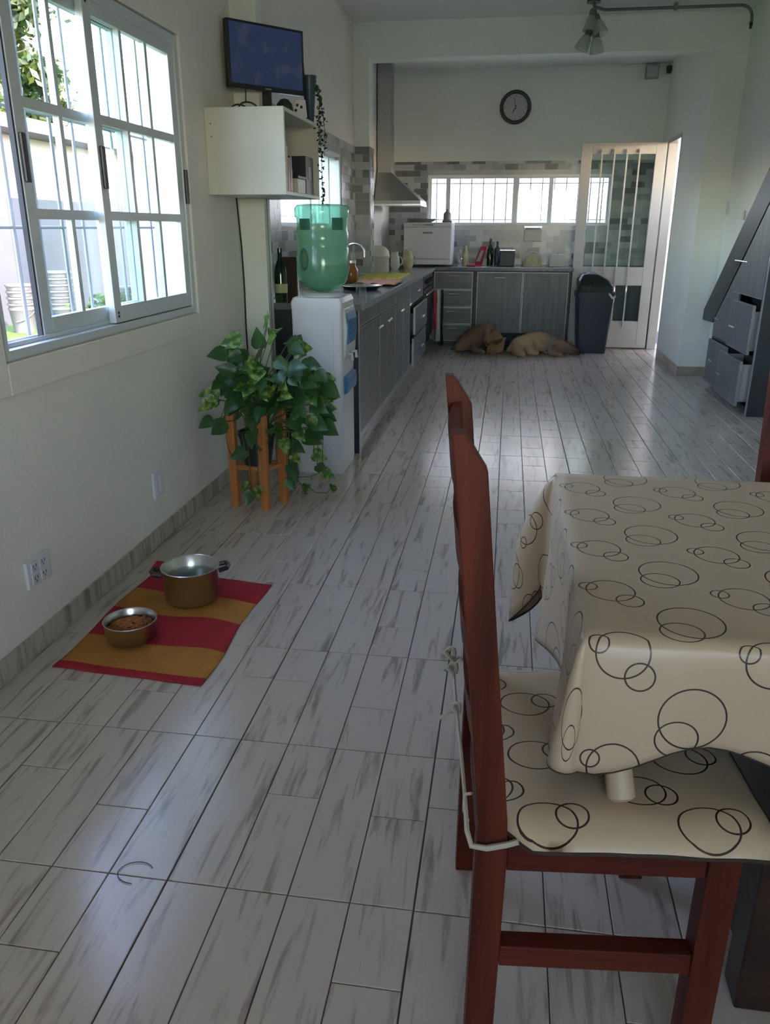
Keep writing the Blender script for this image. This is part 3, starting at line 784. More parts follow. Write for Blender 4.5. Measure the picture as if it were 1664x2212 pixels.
u = left_unit(8.261, 9.30, 'oven_unit', 'dark built-in oven unit at the far end of the left run', 'oven')
mb = MB(); mb.box(XF, XF + 0.02, 8.27, 9.29, 0.16, 0.70); mb.obj('oven_door', MT['black'], u, bevel=0.004)
mb = MB(); mb.box(XF, XF + 0.02, 8.27, 9.29, 0.72, 0.84); mb.obj('control_panel', MT['lamdark'], u)
for k in range(5):
    mb = MB(); mb.tube([(XF + 0.02, 8.45 + k * 0.16, 0.78), (XF + 0.045, 8.45 + k * 0.16, 0.78)], 0.02, 12); mb.obj('knob', MT['black'], u, smooth=True)
mb = MB(); mb.tube([(XF + 0.05, 8.36, 0.655), (XF + 0.05, 9.2, 0.655)], 0.008, 8); mb.tube([(XF + 0.02, 8.42, 0.655), (XF + 0.05, 8.42, 0.655)], 0.006, 6); mb.tube([(XF + 0.02, 9.14, 0.655), (XF + 0.05, 9.14, 0.655)], 0.006, 6)
mb.obj('handle', MT['chrome'], u, smooth=True)
# back run (faces -Y)
YFb = 9.42
def back_unit(x0, x1, name, label):
    t = empty(name, (0, 0, 0), label, 'cabinet')
    B('body', x0, x1, YFb + 0.001, YB - 0.012, 0.10, 0.848, MT['lamdark'], t)
    B('plinth', x0, x1, YFb + 0.03, YB - 0.03, 0, 0.10, MT['lamdark'], t)
    return t
u = back_unit(-0.84, -0.372, 'drawer_cabinet', 'four-drawer grey cabinet in the corner behind the sleeping dogs')
zs = (0.06, 0.255, 0.445, 0.64, 0.84)
for k in range(4): front(u, 'drawer', 'y', YFb, -1, -0.835, -0.395, zs[k], zs[k + 1] - 0.006, hz=zs[k + 1] - 0.05, hl=0.12, lam='lam_h')
u = back_unit(-0.37, 0.70, 'base_cabinet', 'grey two-door base cabinet under the back window')
front(u, 'door', 'y', YFb, -1, -0.345, 0.165, 0.06, 0.835, hz=0.775, hl=0.12)
front(u, 'door', 'y', YFb, -1, 0.172, 0.675, 0.06, 0.835, hz=0.775, hl=0.12)
mb = MB(); mb.prism([(XL + 0.01, 4.60), (-0.82, 4.60), (-0.82, 9.37), (0.72, 9.37), (0.72, YB - 0.01), (XL + 0.01, YB - 0.01)], 'z', 0.85, 0.888)
wt = mb.obj('worktop', MT['granite'], bevel=0.003); tag(wt, 'grey polished L-shaped stone worktop along the left and back walls', 'worktop')
mb = MB(); mb.box(-0.8195, -0.8165, 4.60, 9.367, 0.853, 0.886); mb.obj('edge_trim', MT['edge'], wt)

# extractor hood
t = empty('extractor_hood', (-1.44, 8.85, 1.53), 'steel pyramid extractor hood with a tall square flue on the left kitchen wall', 'extractor hood')
mb = MB()
b0 = [(0, 0.0, 0), (0.49, 0.0, 0), (0.49, 0.62, 0), (0, 0.62, 0)]
b1 = [(p[0], p[1], 0.045) for p in b0]
b2 = [(0, 0.20, 0.33), (0.15, 0.20, 0.33), (0.15, 0.42, 0.33), (0, 0.42, 0.33)]
mb.add(b0 + b1 + b2, [(3, 2, 1, 0)] + [(i, (i + 1) % 4, 4 + (i + 1) % 4, 4 + i) for i in range(4)] + [(4 + i, 4 + (i + 1) % 4, 8 + (i + 1) % 4, 8 + i) for i in range(4)] + [(8, 9, 10, 11)])
mb.obj('canopy', MT['steel_dull'], t)
B('canopy_lip', 0.0, 0.495, -0.004, 0.624, -0.006, 0.012, MT['chrome'], t)
B('flue', 0.002, 0.145, 0.205, 0.415, 0.33, ZC - 1.53 - 0.002, MT['steel_dull'], t, bevel=0.003)
B('flue_sleeve', 0.0, 0.149, 0.201, 0.419, 0.33, 0.80, MT['steel_dull'], t, bevel=0.003)

# countertop dishwasher in the corner
t = empty('countertop_dishwasher', (-1.195, 9.38, 0.888), 'white countertop dishwasher in the corner of the back worktop', 'dishwasher')
mb = MB(); mb.box(0, 0.545, 0.02, 0.50, 0.02, 0.475); mb.obj('body', MT['whiteplastic'], t, bevel=0.008)
mb = MB(); mb.box(0.006, 0.539, 0.0, 0.02, 0.085, 0.425); mb.obj('door', MT['whiteplastic'], t, bevel=0.006)
mb = MB(); mb.box(0.006, 0.539, 0.002, 0.02, 0.43, 0.47); cp = mb.obj('control_panel', MT['whiteplastic'], t, bevel=0.004)
mb = MB(); mb.box(0.006, 0.539, 0.004, 0.02, 0.025, 0.078); mb.obj('kick_panel', MT['whiteplastic'], t, bevel=0.004)
for k in range(5): B('button', 0.10 + k * 0.03, 0.115 + k * 0.03, -0.002, 0.003, 0.445, 0.455, MT['iron'], cp)
B('display', 0.24, 0.34, -0.001, 0.003, 0.44, 0.458, MT['iron'], cp)
B('grip', 0.22, 0.33, -0.004, 0.001, 0.355, 0.375, MT['iron'], t)
for (fx, fy) in ((0.03, 0.05), (0.5, 0.05), (0.03, 0.45), (0.5, 0.45)):
    mb = MB(); mb.lathe([(0.015, 0), (0.015, 0.02)], 10, (fx, fy, 0)); mb.obj('foot', MT['black'], t)

# ------------------------------------------------------------------ worktop clutter
def lathe_thing(name, prof, loc, mat, label, cat, seg=20, group=None, extra=None, sx=1, sy=1):
    t = empty(name, loc, label, cat, group)
    mb = MB(); mb.lathe(prof, seg, sx=sx, sy=sy); mb.obj('body', mat, t, smooth=True)
    if extra:
        for nm, pr_, m_ in extra:
            mb = MB(); mb.lathe(pr_, seg); mb.obj(nm, m_, t, smooth=True)
    return t
ZW = 0.8885
bott = [(0.036, 0), (0.038, 0.02), (0.038, 0.16), (0.03, 0.2), (0.014, 0.24), (0.014, 0.3)]
lathe_thing('glass_bottle', bott, (-1.33, 4.72, ZW), MT['greenglass'], 'green glass bottle at the end of the worktop behind the water dispenser', 'bottle',
            extra=[('paper_band', [(0.0385, 0.05), (0.0385, 0.1)], MT['bread'])])
t = empty('serving_tray', (-1.36, 4.80, ZW), 'dark tray with a bright metal rim leaning beside the green bottle', 'tray')
mb = MB(); mb.box(0, 0.11, 0.0, 0.012, 0.0, 0.25); mb.obj('board', MT['darkwood'], t, bevel=0.004)
mb = MB(); mb.box(0.11, 0.116, 0.0, 0.014, 0.0, 0.252); mb.obj('rim', MT['chrome'], t)
# upturned tumbler
t = lathe_thing('drinking_glass', [(0.036, 0.0), (0.035, 0.003), (0.030, 0.10), (0.028, 0.11), (0.0, 0.112)], (-0.93, 5.18, ZW), MT['clearglass'], 'clear drinking glass upside down beside the water dispenser', 'glass')
# amber jar with wire bail, yellow board, orange cloth
lathe_thing('honey_jar', [(0.05, 0), (0.06, 0.02), (0.06, 0.10), (0.04, 0.13), (0.04, 0.15), (0.0, 0.152)], (-1.25, 6.5, ZW), MT['amber'], 'amber brown jar with a metal lid behind the green bottle', 'jar',
            extra=[('lid', [(0.043, 0.15), (0.043, 0.17), (0.0, 0.172)], MT['steel'])])
t = empty('tap', (-1.37, 6.9, ZW), 'arched chrome kitchen tap at the back of the left worktop', 'tap')
mb = MB(); mb.lathe([(0.025, 0), (0.022, 0.03), (0.014, 0.04)], 14); mb.obj('base', MT['chrome'], t, smooth=True)
mb = MB(); mb.tube([(0, 0, 0.03), (0, 0, 0.22)] + [(0.08 - 0.08 * math.cos(a), 0, 0.22 + 0.07 * math.sin(a)) for a in [PI * k / 8 for k in range(1, 9)]] + [(0.16, 0, 0.18)], 0.011, 10); mb.obj('spout', MT['chrome'], t, smooth=True)
mb = MB(); mb.tube([(0.02, 0, 0.05), (0.05, -0.05, 0.09)], 0.006, 8); mb.obj('lever', MT['chrome'], t, smooth=True)
t = empty('chopping_board', (-1.16, 7.15, ZW), 'bright yellow plastic chopping board lying on the left worktop', 'chopping board')
mb = MB(); mb.box(-0.14, 0.24, -0.2, 0.62, 0, 0.012); mb.obj('board', MT['yellow'], t, bevel=0.003)
mb = MB(); mb.box(-0.10, -0.04, 0.54, 0.60, 0.0121, 0.0135); mb.obj('grip_pad', MT['yellow'], t)
t = empty('kitchen_cloth', (-1.0, 6.35, ZW), 'crumpled orange kitchen cloth in front of the yellow board', 'cloth')
mb = MB(); N_ = 16
for i in range(N_ + 1):
    for j in range(N_ + 1):
        a, b_ = i / N_, j / N_
        mb.v.append((-0.17 + 0.33 * a, -0.25 + 0.6 * b_ + 0.03 * math.sin(5 * a), 0.006 + 0.018 * abs(math.sin(9 * a + 2 * b_) * math.cos(6 * b_ + a)) + 0.004))
for i in range(N_):
    for j in range(N_):
        mb.f.append((i * 17 + j, (i + 1) * 17 + j, (i + 1) * 17 + j + 1, i * 17 + j + 1)); mb.m.append(0)
o = mb.obj('cloth', MT['orangecl'], t, smooth=True); md = o.modifiers.new('s', 'SOLIDIFY'); md.thickness = 0.004
t = empty('draining_dish', (-1.03, 5.75, ZW), 'small steel draining dish on the near part of the left worktop', 'dish')
mb = MB(); mb.lathe([(0.11, 0), (0.15, 0.028), (0.155, 0.028), (0.145, 0.03), (0.105, 0.004), (0, 0.004)], 20, cap1=False); mb.obj('dish', MT['steel'], t, smooth=True)
# rounded cream storage jar, and two smaller mugs
lathe_thing('bread_crock', [(0.115, 0), (0.12, 0.02), (0.12, 0.13), (0.127, 0.14), (0.127, 0.155), (0.115, 0.20), (0.085, 0.235), (0.04, 0.25), (0, 0.252)], (-1.30, 8.16, ZW), MT['cream'], 'pale round-topped crock on the left worktop beneath the hood', 'crock')
for (x, y, s_, mt_, lb) in ((-1.19, 8.65, 1.0, 'cream', 'small cream jug between the pale crock and the dishwasher'), (-1.08, 8.9, 1.1, 'bread', 'yellowish pot touching the front of the white dishwasher')):
    t = lathe_thing('jug', [(0.035 * s_, 0), (0.055 * s_, 0.04 * s_), (0.05 * s_, 0.12 * s_), (0.035 * s_, 0.16 * s_), (0.04 * s_, 0.18 * s_), (0.034 * s_, 0.178 * s_), (0, 0.1)], (x, y, ZW), MT[mt_], lb, 'jug')
    mb = MB(); mb.tube([(0.05 * s_ + 0.03 * math.sin(a), 0, 0.085 * s_ + 0.045 * math.cos(a)) for a in [PI * k / 8 for k in range(9)]], 0.006, 6); mb.obj('handle', MT[mt_], t, smooth=True)
# things on top of the dishwasher
ZD = 0.888 + 0.4755
t = empty('serving_dish', (-1.0, 9.6, ZD), 'wide shallow glass dish on top of the dishwasher', 'dish')
mb = MB(); mb.lathe([(0.10, 0), (0.17, 0.035), (0.175, 0.035), (0.168, 0.04), (0.10, 0.006), (0, 0.006)], 24, cap1=False); mb.obj('dish', MT['cream'], t, smooth=True)
t = empty('stopper_pot', (-0.72, 9.6, ZD), 'dark low lid and stopper pot on the right end of the dishwasher', 'pot')
mb = MB(); mb.lathe([(0.055, 0), (0.06, 0.015), (0.045, 0.03), (0.045, 0.09), (0.03, 0.11), (0.014, 0.12), (0.018, 0.14), (0, 0.145)], 18); mb.obj('pot', MT['iron'], t, smooth=True)
lathe_thing('oil_cruet', [(0.022, 0), (0.028, 0.02), (0.028, 0.08), (0.01, 0.11), (0.012, 0.15), (0, 0.152)], (-0.84, 9.55, ZD), MT['clearglass'], 'slim clear oil cruet on the dishwasher beside the dark pot', 'cruet')
# back worktop
lathe_thing('soap_bottle', [(0.028, 0), (0.032, 0.02), (0.032, 0.11), (0.012, 0.14), (0.012, 0.18), (0, 0.182)], (-0.56, 9.62, ZW), MT['clearglass'], 'clear soap bottle right beside the dishwasher', 'bottle')
lathe_thing('spray_bottle', [(0.03, 0), (0.034, 0.02), (0.034, 0.12), (0.014, 0.17), (0.014, 0.22), (0, 0.222)], (-0.50, 9.78, ZW), MT['bread'], 'greenish yellow bottle behind the clear soap bottle', 'bottle')
t = empty('kitchen_grater', (-0.36, 9.70, ZW), 'red kitchen utensil leaning on the back splash between bottles', 'utensil')
mb = MB(); mb.add([(-0.05, 0, 0), (0.05, 0, 0), (0.05, 0.05, 0), (-0.05, 0.05, 0), (0.03, 0.1, 0.22), (0.10, 0.1, 0.22), (0.10, 0.13, 0.22), (0.03, 0.13, 0.22)], [(0, 3, 2, 1), (4, 5, 6, 7), (0, 1, 5, 4), (1, 2, 6, 5), (2, 3, 7, 6), (3, 0, 4, 7)]); mb.obj('body', MT['redp'], t, bevel=0.006)
mb = MB(); mb.add([(-0.02, -0.002, 0.05), (0.03, -0.002, 0.05), (0.03, 0.0, 0.05), (-0.02, 0.0, 0.05), (0.035, 0.07, 0.17), (0.065, 0.07, 0.17), (0.065, 0.08, 0.17), (0.035, 0.08, 0.17)], [(0, 3, 2, 1), (4, 5, 6, 7), (0, 1, 5, 4), (1, 2, 6, 5), (2, 3, 7, 6), (3, 0, 4, 7)]); mb.obj('blade', MT['steel'], t)
t = empty('sponge', (-0.43, 9.55, ZW), 'small red sponge lying in front of the red utensil', 'sponge')
mb = MB(); mb.box(-0.05, 0.05, -0.03, 0.03, 0, 0.03); mb.obj('sponge', MT['redp'], t, bevel=0.008)
lathe_thing('dark_bottle', [(0.035, 0), (0.038, 0.03), (0.038, 0.17), (0.014, 0.23), (0.014, 0.3), (0, 0.302)], (-0.22, 9.85, ZW), MT['greenglass'], 'tall dark green bottle on the back worktop behind the red utensil', 'bottle')
lathe_thing('oil_bottle', [(0.03, 0), (0.033, 0.03), (0.033, 0.17), (0.012, 0.22), (0.012, 0.27), (0, 0.272)], (-0.14, 9.87, ZW), MT['teal'], 'dark blue-green bottle just right of the tall green bottle', 'bottle')
t = empty('cutlery_drainer', (-0.02, 9.72, ZW), 'dark ribbed cutlery drainer with a bright metal rim on the back worktop', 'drainer')
mb = MB(); mb.box(-0.085, 0.085, -0.06, 0.06, 0, 0.17); mb.obj('body', MT['binm'], t, bevel=0.008)
for k in range(9): B('rib', -0.078 + k * 0.0185, -0.070 + k * 0.0185, -0.066, -0.06, 0.01, 0.165, MT['binm'], t)
mb = MB(); mb.box(-0.088, 0.088, -0.064, 0.064, 0.17, 0.182); mb.obj('rim', MT['chrome'], t, bevel=0.003)
t = empty('upright_dish', (0.27, 9.70, ZW), 'yellowish round dish with a pale rim standing on edge', 'dish')
mb = MB(); mb.tube([(0.11 * math.cos(a), 0, 0.06 + 0.10 * math.sin(a)) for a in [PI * k / 14 for k in range(15)]], 0.008, 6); mb.obj('rim', MT['cream'], t, smooth=True)
mb = MB(); mb.lathe([(0.115, 0), (0.11, 0.04), (0.085, 0.09), (0.05, 0.125), (0, 0.14)], 22, (0, 0.03, 0), sy=0.4); mb.obj('body', MT['bread'], t, smooth=True)
t = empty('lidded_box', (0.55, 9.70, ZW), 'small pale box with rounded lid at the right end of the back worktop', 'box')
mb = MB(); mb.prism([(-0.09, 0), (0.09, 0), (0.085, 0.10), (0.07, 0.135), (-0.07, 0.135), (-0.085, 0.10)], 'y', -0.06, 0.06); mb.obj('box', MT['cream'], t, bevel=0.006)
B('lid_knob', -0.012, 0.012, -0.012, 0.012, 0.135, 0.15, MT['iron'], t)
t = empty('towel_dispenser', (0.26, 9.988, 1.16), 'pale wall box with a bright strip on top above the upright dish', 'dispenser')
mb = MB(); mb.box(-0.10, 0.10, -0.08, 0.0, 0, 0.13); mb.obj('body', MT['cream'], t, bevel=0.006)
mb = MB(); mb.box(-0.10, 0.10, -0.09, 0.0, 0.15, 0.165); mb.obj('top_strip', MT['chrome'], t)
mb = MB(); mb.box(-0.085, 0.085, -0.03, 0.0, 0.13, 0.15); mb.obj('neck', MT['blue'], t)

# tea towel hanging from the oven handle
t = empty('tea_towel', (-0.800, 9.12, 0.655), 'red and white tea towel hanging from the oven handle', 'towel')
def cloth_strip(y0, y1, z0, z1, mat, nm, ph):
    mb = MB(); n1, n2 = 10, 6
    for i in range(n1 + 1):
        for j in range(n2 + 1):
            a, b_ = i / n1, j / n2
            mb.v.append((0.004 + (y0 + 0.2) * 0.40 + (y1 - y0) * b_ * 0.4 * (0.5 + 0.5 * a) + 0.006 * math.sin(3 * a + ph + 7 * b_), -0.10 + 0.35 * (y0 + (y1 - y0) * b_) + 0.01 * math.sin(9 * b_ + ph), z1 + (z0 - z1) * a))
    for i in range(n1):
        for j in range(n2):
            q = i * (n2 + 1) + j; mb.f.append((q, q + n2 + 1, q + n2 + 2, q + 1)); mb.m.append(0)
    o = mb.obj(nm, mat, t, smooth=True); md = o.modifiers.new('s', 'SOLIDIFY'); md.thickness = 0.006
cloth_strip(-0.20, -0.10, -0.42, 0.01, MT['redp'], 'red_fold', 0)
cloth_strip(-0.12, 0.0, -0.55, 0.01, MT['towelc'], 'white_fold', 1.5)
cloth_strip(0.0, 0.07, -0.60, 0.01, MT['smallleaf'], 'green_fold', 3)

# clock
t = empty('wall_clock', (-0.016, YB - 0.001, 2.582), 'round dark-rimmed wall clock with a pale face on the back wall', 'clock')
def disc(mb, r, y0, y1, seg=40, mi=0):
    mb.prism([(r * math.cos(2 * PI * k / seg), r * math.sin(2 * PI * k / seg)) for k in range(seg)], 'y', y0, y1, mi)
mb = MB(); mb.tube([(0.155 * math.cos(2 * PI * k / 40), -0.022, 0.155 * math.sin(2 * PI * k / 40)) for k in range(40)], 0.021, 10, closed=True); mb.obj('rim', MT['clockrim'], t, smooth=True)
mb = MB(); disc(mb, 0.145, -0.014, -0.002); mb.obj('face', MT['clockface'], t)
mb = MB()
for k in range(12):
    a = 2 * PI * k / 12; R_ = 0.118
    c, s_ = math.cos(a), math.sin(a); w_ = 0.003 if k % 3 else 0.005; L_ = 0.010
    pts = []
    for (q, p) in ((-L_, -w_), (L_, -w_), (L_, w_), (-L_, w_)):
        pts.append(((R_ + q) * c - p * s_, (R_ + q) * s_ + p * c))
    mb.prism(pts, 'y', -0.0158, -0.0142)
mb.obj('hour_marks', MT['iron'], t)
def hand(name, ang, L_, w_):
    c, s_ = math.sin(ang), math.cos(ang)
    mb = MB(); mb.prism([(-w_ * s_ - 0.02 * c, w_ * c - 0.02 * s_), (w_ * s_ - 0.02 * c, -w_ * c - 0.02 * s_), (w_ * s_ * .5 + L_ * c, -w_ * c * .5 + L_ * s_), (-w_ * s_ * .5 + L_ * c, w_ * c * .5 + L_ * s_)], 'y', -0.020, -0.017); mb.obj(name, MT['clockrim'], t)
hand('hour_hand', math.radians(207), 0.07, 0.006); hand('minute_hand', math.radians(-12), 0.10, 0.004)

# small junction box and bracket high on the back wall
t = empty('wall_sensor', (1.45, YB - 0.001, 2.905), 'small square grey-framed white box high on the back wall near the corner', 'wall box')
mb = MB(); mb.box(-0.08, 0.04, -0.03, 0, -0.06, 0.055); mb.obj('body', MT['paper'], t)
mb = MB(); mb.box(-0.09, 0.05, -0.06, 0, 0.055, 0.07); mb.box(-0.09, 0.05, -0.06, 0, -0.07, -0.06); mb.box(-0.09, -0.08, -0.06, 0, -0.06, 0.055); mb.box(0.04, 0.05, -0.06, 0, -0.06, 0.055); mb.obj('frame', MT['edge'], t)
t = empty('wall_camera', (1.60, YB - 0.001, 2.905), 'small dark bracketed device beside the square box high in the corner', 'device')
mb = MB(); mb.lathe([(0.02, 0), (0.03, 0.03), (0.03, 0.07), (0.01, 0.08)], 12, (0, -0.05, -0.03)); mb.obj('head', MT['black'], t, smooth=True)
mb = MB(); mb.tube([(0, 0, 0), (0, -0.05, 0)], 0.012, 8); mb.obj('bracket', MT['iron'], t)

# ------------------------------------------------------------------ bin
t = empty('waste_bin', (0.95, 9.20, 0), 'tall dark slate plastic bin with a black bag in front of the glass door', 'bin')
mb = MB()
def rrect(w, d, r, z, n=5):
    o = []
    for (cx, cy, a0) in ((w - r, d - r, 0), (-w + r, d - r, PI / 2), (-w + r, -d + r, PI), (w - r, -d + r, 1.5 * PI)):
        for k in range(n): a = a0 + PI / 2 * k / (n - 1); o.append((cx + r * math.cos(a), cy + r * math.sin(a), z))
    return o
def loft(mb, loops, cap0=True, cap1=True, mi=0):
    n_ = len(loops[0]); f = []
    for i in range(len(loops) - 1):
        for k in range(n_): f.append((i * n_ + k, i * n_ + (k + 1) % n_, (i + 1) * n_ + (k + 1) % n_, (i + 1) * n_ + k))
    if cap0: f.append(tuple(range(n_))[::-1])
    if cap1: f.append(tuple(range((len(loops) - 1) * n_, len(loops) * n_)))
    mb.add([p for l_ in loops for p in l_], f, mi)
loft(mb, [rrect(0.155, 0.13, 0.03, 0), rrect(0.195, 0.17, 0.035, 0.60), rrect(0.205, 0.18, 0.035, 0.60), rrect(0.207, 0.182, 0.035, 0.655)]); mb.obj('body', MT['binm'], t, smooth=True)
mb = MB()
lp = []
for (w_, d_, z, dx) in ((0.190, 0.165, 0.656, 0), (0.185, 0.16, 0.72, -0.01), (0.15, 0.14, 0.78, -0.04), (0.09, 0.10, 0.83, -0.07), (0.03, 0.03, 0.855, -0.07)):
    lp.append([(p[0] + dx + random.uniform(-.006, .006), p[1] + random.uniform(-.006, .006), p[2] + random.uniform(-.006, .006)) for p in rrect(w_, d_, 0.03, z)])
loft(mb, lp, True, True); mb.obj('bag', MT['bag'], t, smooth=True)
mb = MB(); mb.tube([(0.13, -0.17, 0.65), (0.17, -0.188, 0.60), (0.20, -0.19, 0.62)], 0.012, 6); mb.obj('bag_knot', MT['whiteplastic'], t, smooth=True)

# ------------------------------------------------------------------ cupboard under the stair
t = empty('stair_cupboard', (0, 0, 0), 'dark grey cupboard of drawers and a tall door fitted under the stair', 'cupboard')
B('end_panel', 1.785, 1.93, 6.04, 6.075, 0, 2.0 - 0.35, MT['lamdark'], t)
B('end_edging', 1.781, 1.785, 6.04, 6.075, 0, 1.65, MT['edge'], t)
mb = MB(); mb.prism([(6.08, 0.05), (7.40, 0.05), (7.40, 0.55), (6.08, 1.68)], 'x', 1.90, 2.35); mb.obj('carcass', MT['black'], t)
mb = MB(); mb.box(1.80, 1.90, 6.08, 7.39, 0.03, 0.05); mb.box(1.80, 1.90, 6.08, 7.39, 0.405, 0.425); mb.box(1.80, 1.90, 7.375, 7.39, 0.05, 0.405); mb.obj('shelves', MT['lamdark'], t)
d = front(t, 'drawer', 'x', 1.79, -1, 6.78, 7.37, 0.04, 0.40, hz=0.24, ha=7.12, hl=0.12)
d = front(t, 'drawer', 'x', 1.74, -1, 6.15, 6.76, 0.055, 0.385, hz=0.21, ha=6.62, hl=0.14)
mb = MB(); mb.box(1.74, 1.90, 6.17, 6.185, 0.09, 0.36); mb.box(1.74, 1.90, 6.72, 6.735, 0.09, 0.36); mb.box(1.74, 1.90, 6.185, 6.72, 0.08, 0.09); mb.obj('drawer_box', MT['whiteplastic'], d)
d = front(t, 'drawer', 'x', 1.765, -1, 6.13, 6.70, 0.435, 0.785, hz=0.595, ha=6.52, hl=0.14)
mb = MB(); mb.box(1.765, 1.90, 6.16, 6.175, 0.46, 0.74); mb.box(1.765, 1.90, 6.65, 6.665, 0.46, 0.74); mb.obj('drawer_box', MT['whiteplastic'], d)
mb = MB(); mb.prism([(6.71, 0.43), (7.37, 0.43), (7.37, 0.56), (6.71, 1.10)], 'x', 1.792, 1.806); d = mb.obj('corner_door', MT['lam'], t)
mb = MB(); mb.tube([(1.768, 7.25, 0.585), (1.768, 7.12, 0.585)], 0.0055, 8); mb.tube([(1.768, 7.22, 0.585), (1.792, 7.22, 0.585)], 0.004, 6); mb.tube([(1.768, 7.15, 0.585), (1.792, 7.15, 0.585)], 0.004, 6); mb.obj('handle', MT['chrome'], d, smooth=True)
mb = MB(); mb.prism([(6.10, 0.835), (6.85, 0.835), (6.85, 0.96), (6.10, 1.60)], 'x', 1.785, 1.803); d = mb.obj('upper_door', MT['lam'], t)
mb = MB(); mb.box(1.783, 1.804, 6.094, 6.10, 0.835, 1.60); mb.box(1.783, 1.804, 6.10, 6.85, 0.829, 0.835); mb.obj('edging', MT['edge'], d)
mb = MB(); mb.tube([(1.755, 6.48, 1.07), (1.755, 6.82, 1.07)], 0.0055, 8); mb.tube([(1.755, 6.52, 1.07), (1.785, 6.52, 1.07)], 0.004, 6); mb.tube([(1.755, 6.78, 1.07), (1.785, 6.78, 1.07)], 0.004, 6); mb.obj('handle', MT['chrome'], d, smooth=True)

# switches and sockets
def plate(name, X, sgn, y, z, w_, h_, label, cat, mods, mat='switch', lean=0):
    t = empty(name, (X, y, z), label, cat)
    x0, x1 = sorted((0, sgn * 0.012)); mb = MB(); mb.box(x0, x1, -w_ / 2, w_ / 2, -h_ / 2, h_ / 2); mb.obj('plate', MT[mat], t, bevel=0.003)
    for (yy, zz, a, b_, dark) in mods:
        x0, x1 = sorted((sgn * 0.0115, sgn * 0.015)); mb = MB(); mb.box(x0, x1, yy - a / 2, yy + a / 2, zz - b_ / 2, zz + b_ / 2)
        m_ = mb.obj('socket_module' if dark else 'rocker', MT[mat], t, bevel=0.001)
        if dark:
            mb = MB(); xa = sorted((sgn * 0.0149, sgn * 0.0156))
            mb.box(xa[0], xa[1], yy - 0.009, yy - 0.006, zz - 0.002, zz + 0.008); mb.box(xa[0], xa[1], yy + 0.006, yy + 0.009, zz - 0.002, zz + 0.008); mb.box(xa[0], xa[1], yy - 0.0015, yy + 0.0015, zz - 0.012, zz - 0.004)
            mb.obj('slots', MT['black'], m_)
    return t
mods = [(yy, zz, 0.028, 0.022, True) for yy in (-0.022, 0.022) for zz in (-0.022, 0.004, 0.026)][:6]
mods = [(-0.024, -0.02, 0.036, 0.034, True), (0.024, -0.02, 0.036, 0.034, True), (-0.024, 0.02, 0.036, 0.034, True), (0.024, 0.02, 0.036, 0.034, True)]
plate('wall_socket', XL, 1, 2.13, 0.268, 0.125, 0.092, 'white four-way wall socket near the striped mat', 'socket', mods)
plate('wall_socket', XL, 1, 3.06, 0.262, 0.095, 0.115, 'plain white double socket plate closer to the plant stand', 'socket', [(-0.02, 0, 0.034, 0.08, False), (0.02, 0, 0.034, 0.08, False)])
plate('light_switch', XR2, -1, 7.72, 1.47, 0.06, 0.11, 'upright white light switch on the wall above the stair', 'switch', [(0, 0.02, 0.03, 0.03, False), (0, -0.02, 0.03, 0.03, False)])
plate('light_switch', XR2, -1, 7.17, 1.405, 0.05, 0.07, 'small cream blank plate above the stair slope', 'switch', [], mat='cream')

# ------------------------------------------------------------------ ceiling lamp and pipe
t = empty('ceiling_spotlights', (0.55, 7.30, ZC), 'cluster of ceiling spotlights with frosted glass tulip shades', 'ceiling lamp')
mb = MB(); mb.lathe([(0.055, -0.025), (0.05, 0)], 16); mb.obj('ceiling_rose', MT['pewter'], t, smooth=True)
mb = MB(); mb.tube([(0, 0, -0.02), (0.02, 0, -0.10), (0.0, 0, -0.20), (0.03, 0.01, -0.27)], 0.012, 8); mb.obj('stem', MT['pewter'], t, smooth=True)
def spot(c, d):
    d = Vector(d).normalized(); q = d.to_track_quat('Z', 'Y')
    def place(o): o.location = c; o.rotation_mode = 'QUATERNION'; o.rotation_quaternion = q
    mb = MB(); mb.lathe([(0.016, -0.01), (0.026, 0.0), (0.028, 0.035), (0.022, 0.04)], 12); h = mb.obj('spot_holder', MT['pewter'], t, smooth=True); place(h)
    mb = MB(); mb.lathe([(0.024, 0.035), (0.040, 0.06), (0.050, 0.105), (0.060, 0.145)], 16, cap0=False, cap1=False); s_ = mb.obj('shade', MT['lampglass'], h, smooth=True)
    mb = MB(); mb.lathe([(0.014, 0.035), (0.017, 0.07), (0.0, 0.085)], 10); mb.obj('bulb', MT['whiteplastic'], h, smooth=True)
spot((0.0, -0.02, -0.08), (-0.10, 0, -1)); spot((-0.01, 0.02, -0.21), (-0.45, 0, -1)); spot((0.035, 0.0, -0.23), (0.15, 0.05, -1)); spot((0.025, -0.02, -0.12), (0.35, -0.2, -1))
t = empty('conduit_pipe', (0, 7.5, 2.952), 'grey metal conduit pipe along the ceiling bending down at the right wall', 'pipe')
mb = MB(); mb.tube([(0.57, -0.08, 0.005), (0.66, 0, 0.0), (1.0, 0, 0.0), (1.66, 0, 0)] + [(1.70 + 0.09 * math.sin(a), 0, -0.09 + 0.09 * math.cos(a)) for a in [PI / 2 * k / 6 for k in range(7)]] + [(1.79, 0, -0.13)], 0.0115, 10); mb.obj('pipe', MT['pewter'], t, smooth=True)
mb = MB(); mb.tube([(1.79, 0, -0.12), (1.79, 0, -0.165)], [0.015, 0.008], 8); mb.obj('nozzle', MT['black'], t, smooth=True)
B('clip', 1.19, 1.215, -0.018, 0.018, -0.016, 0.031, MT['pewter'], t)

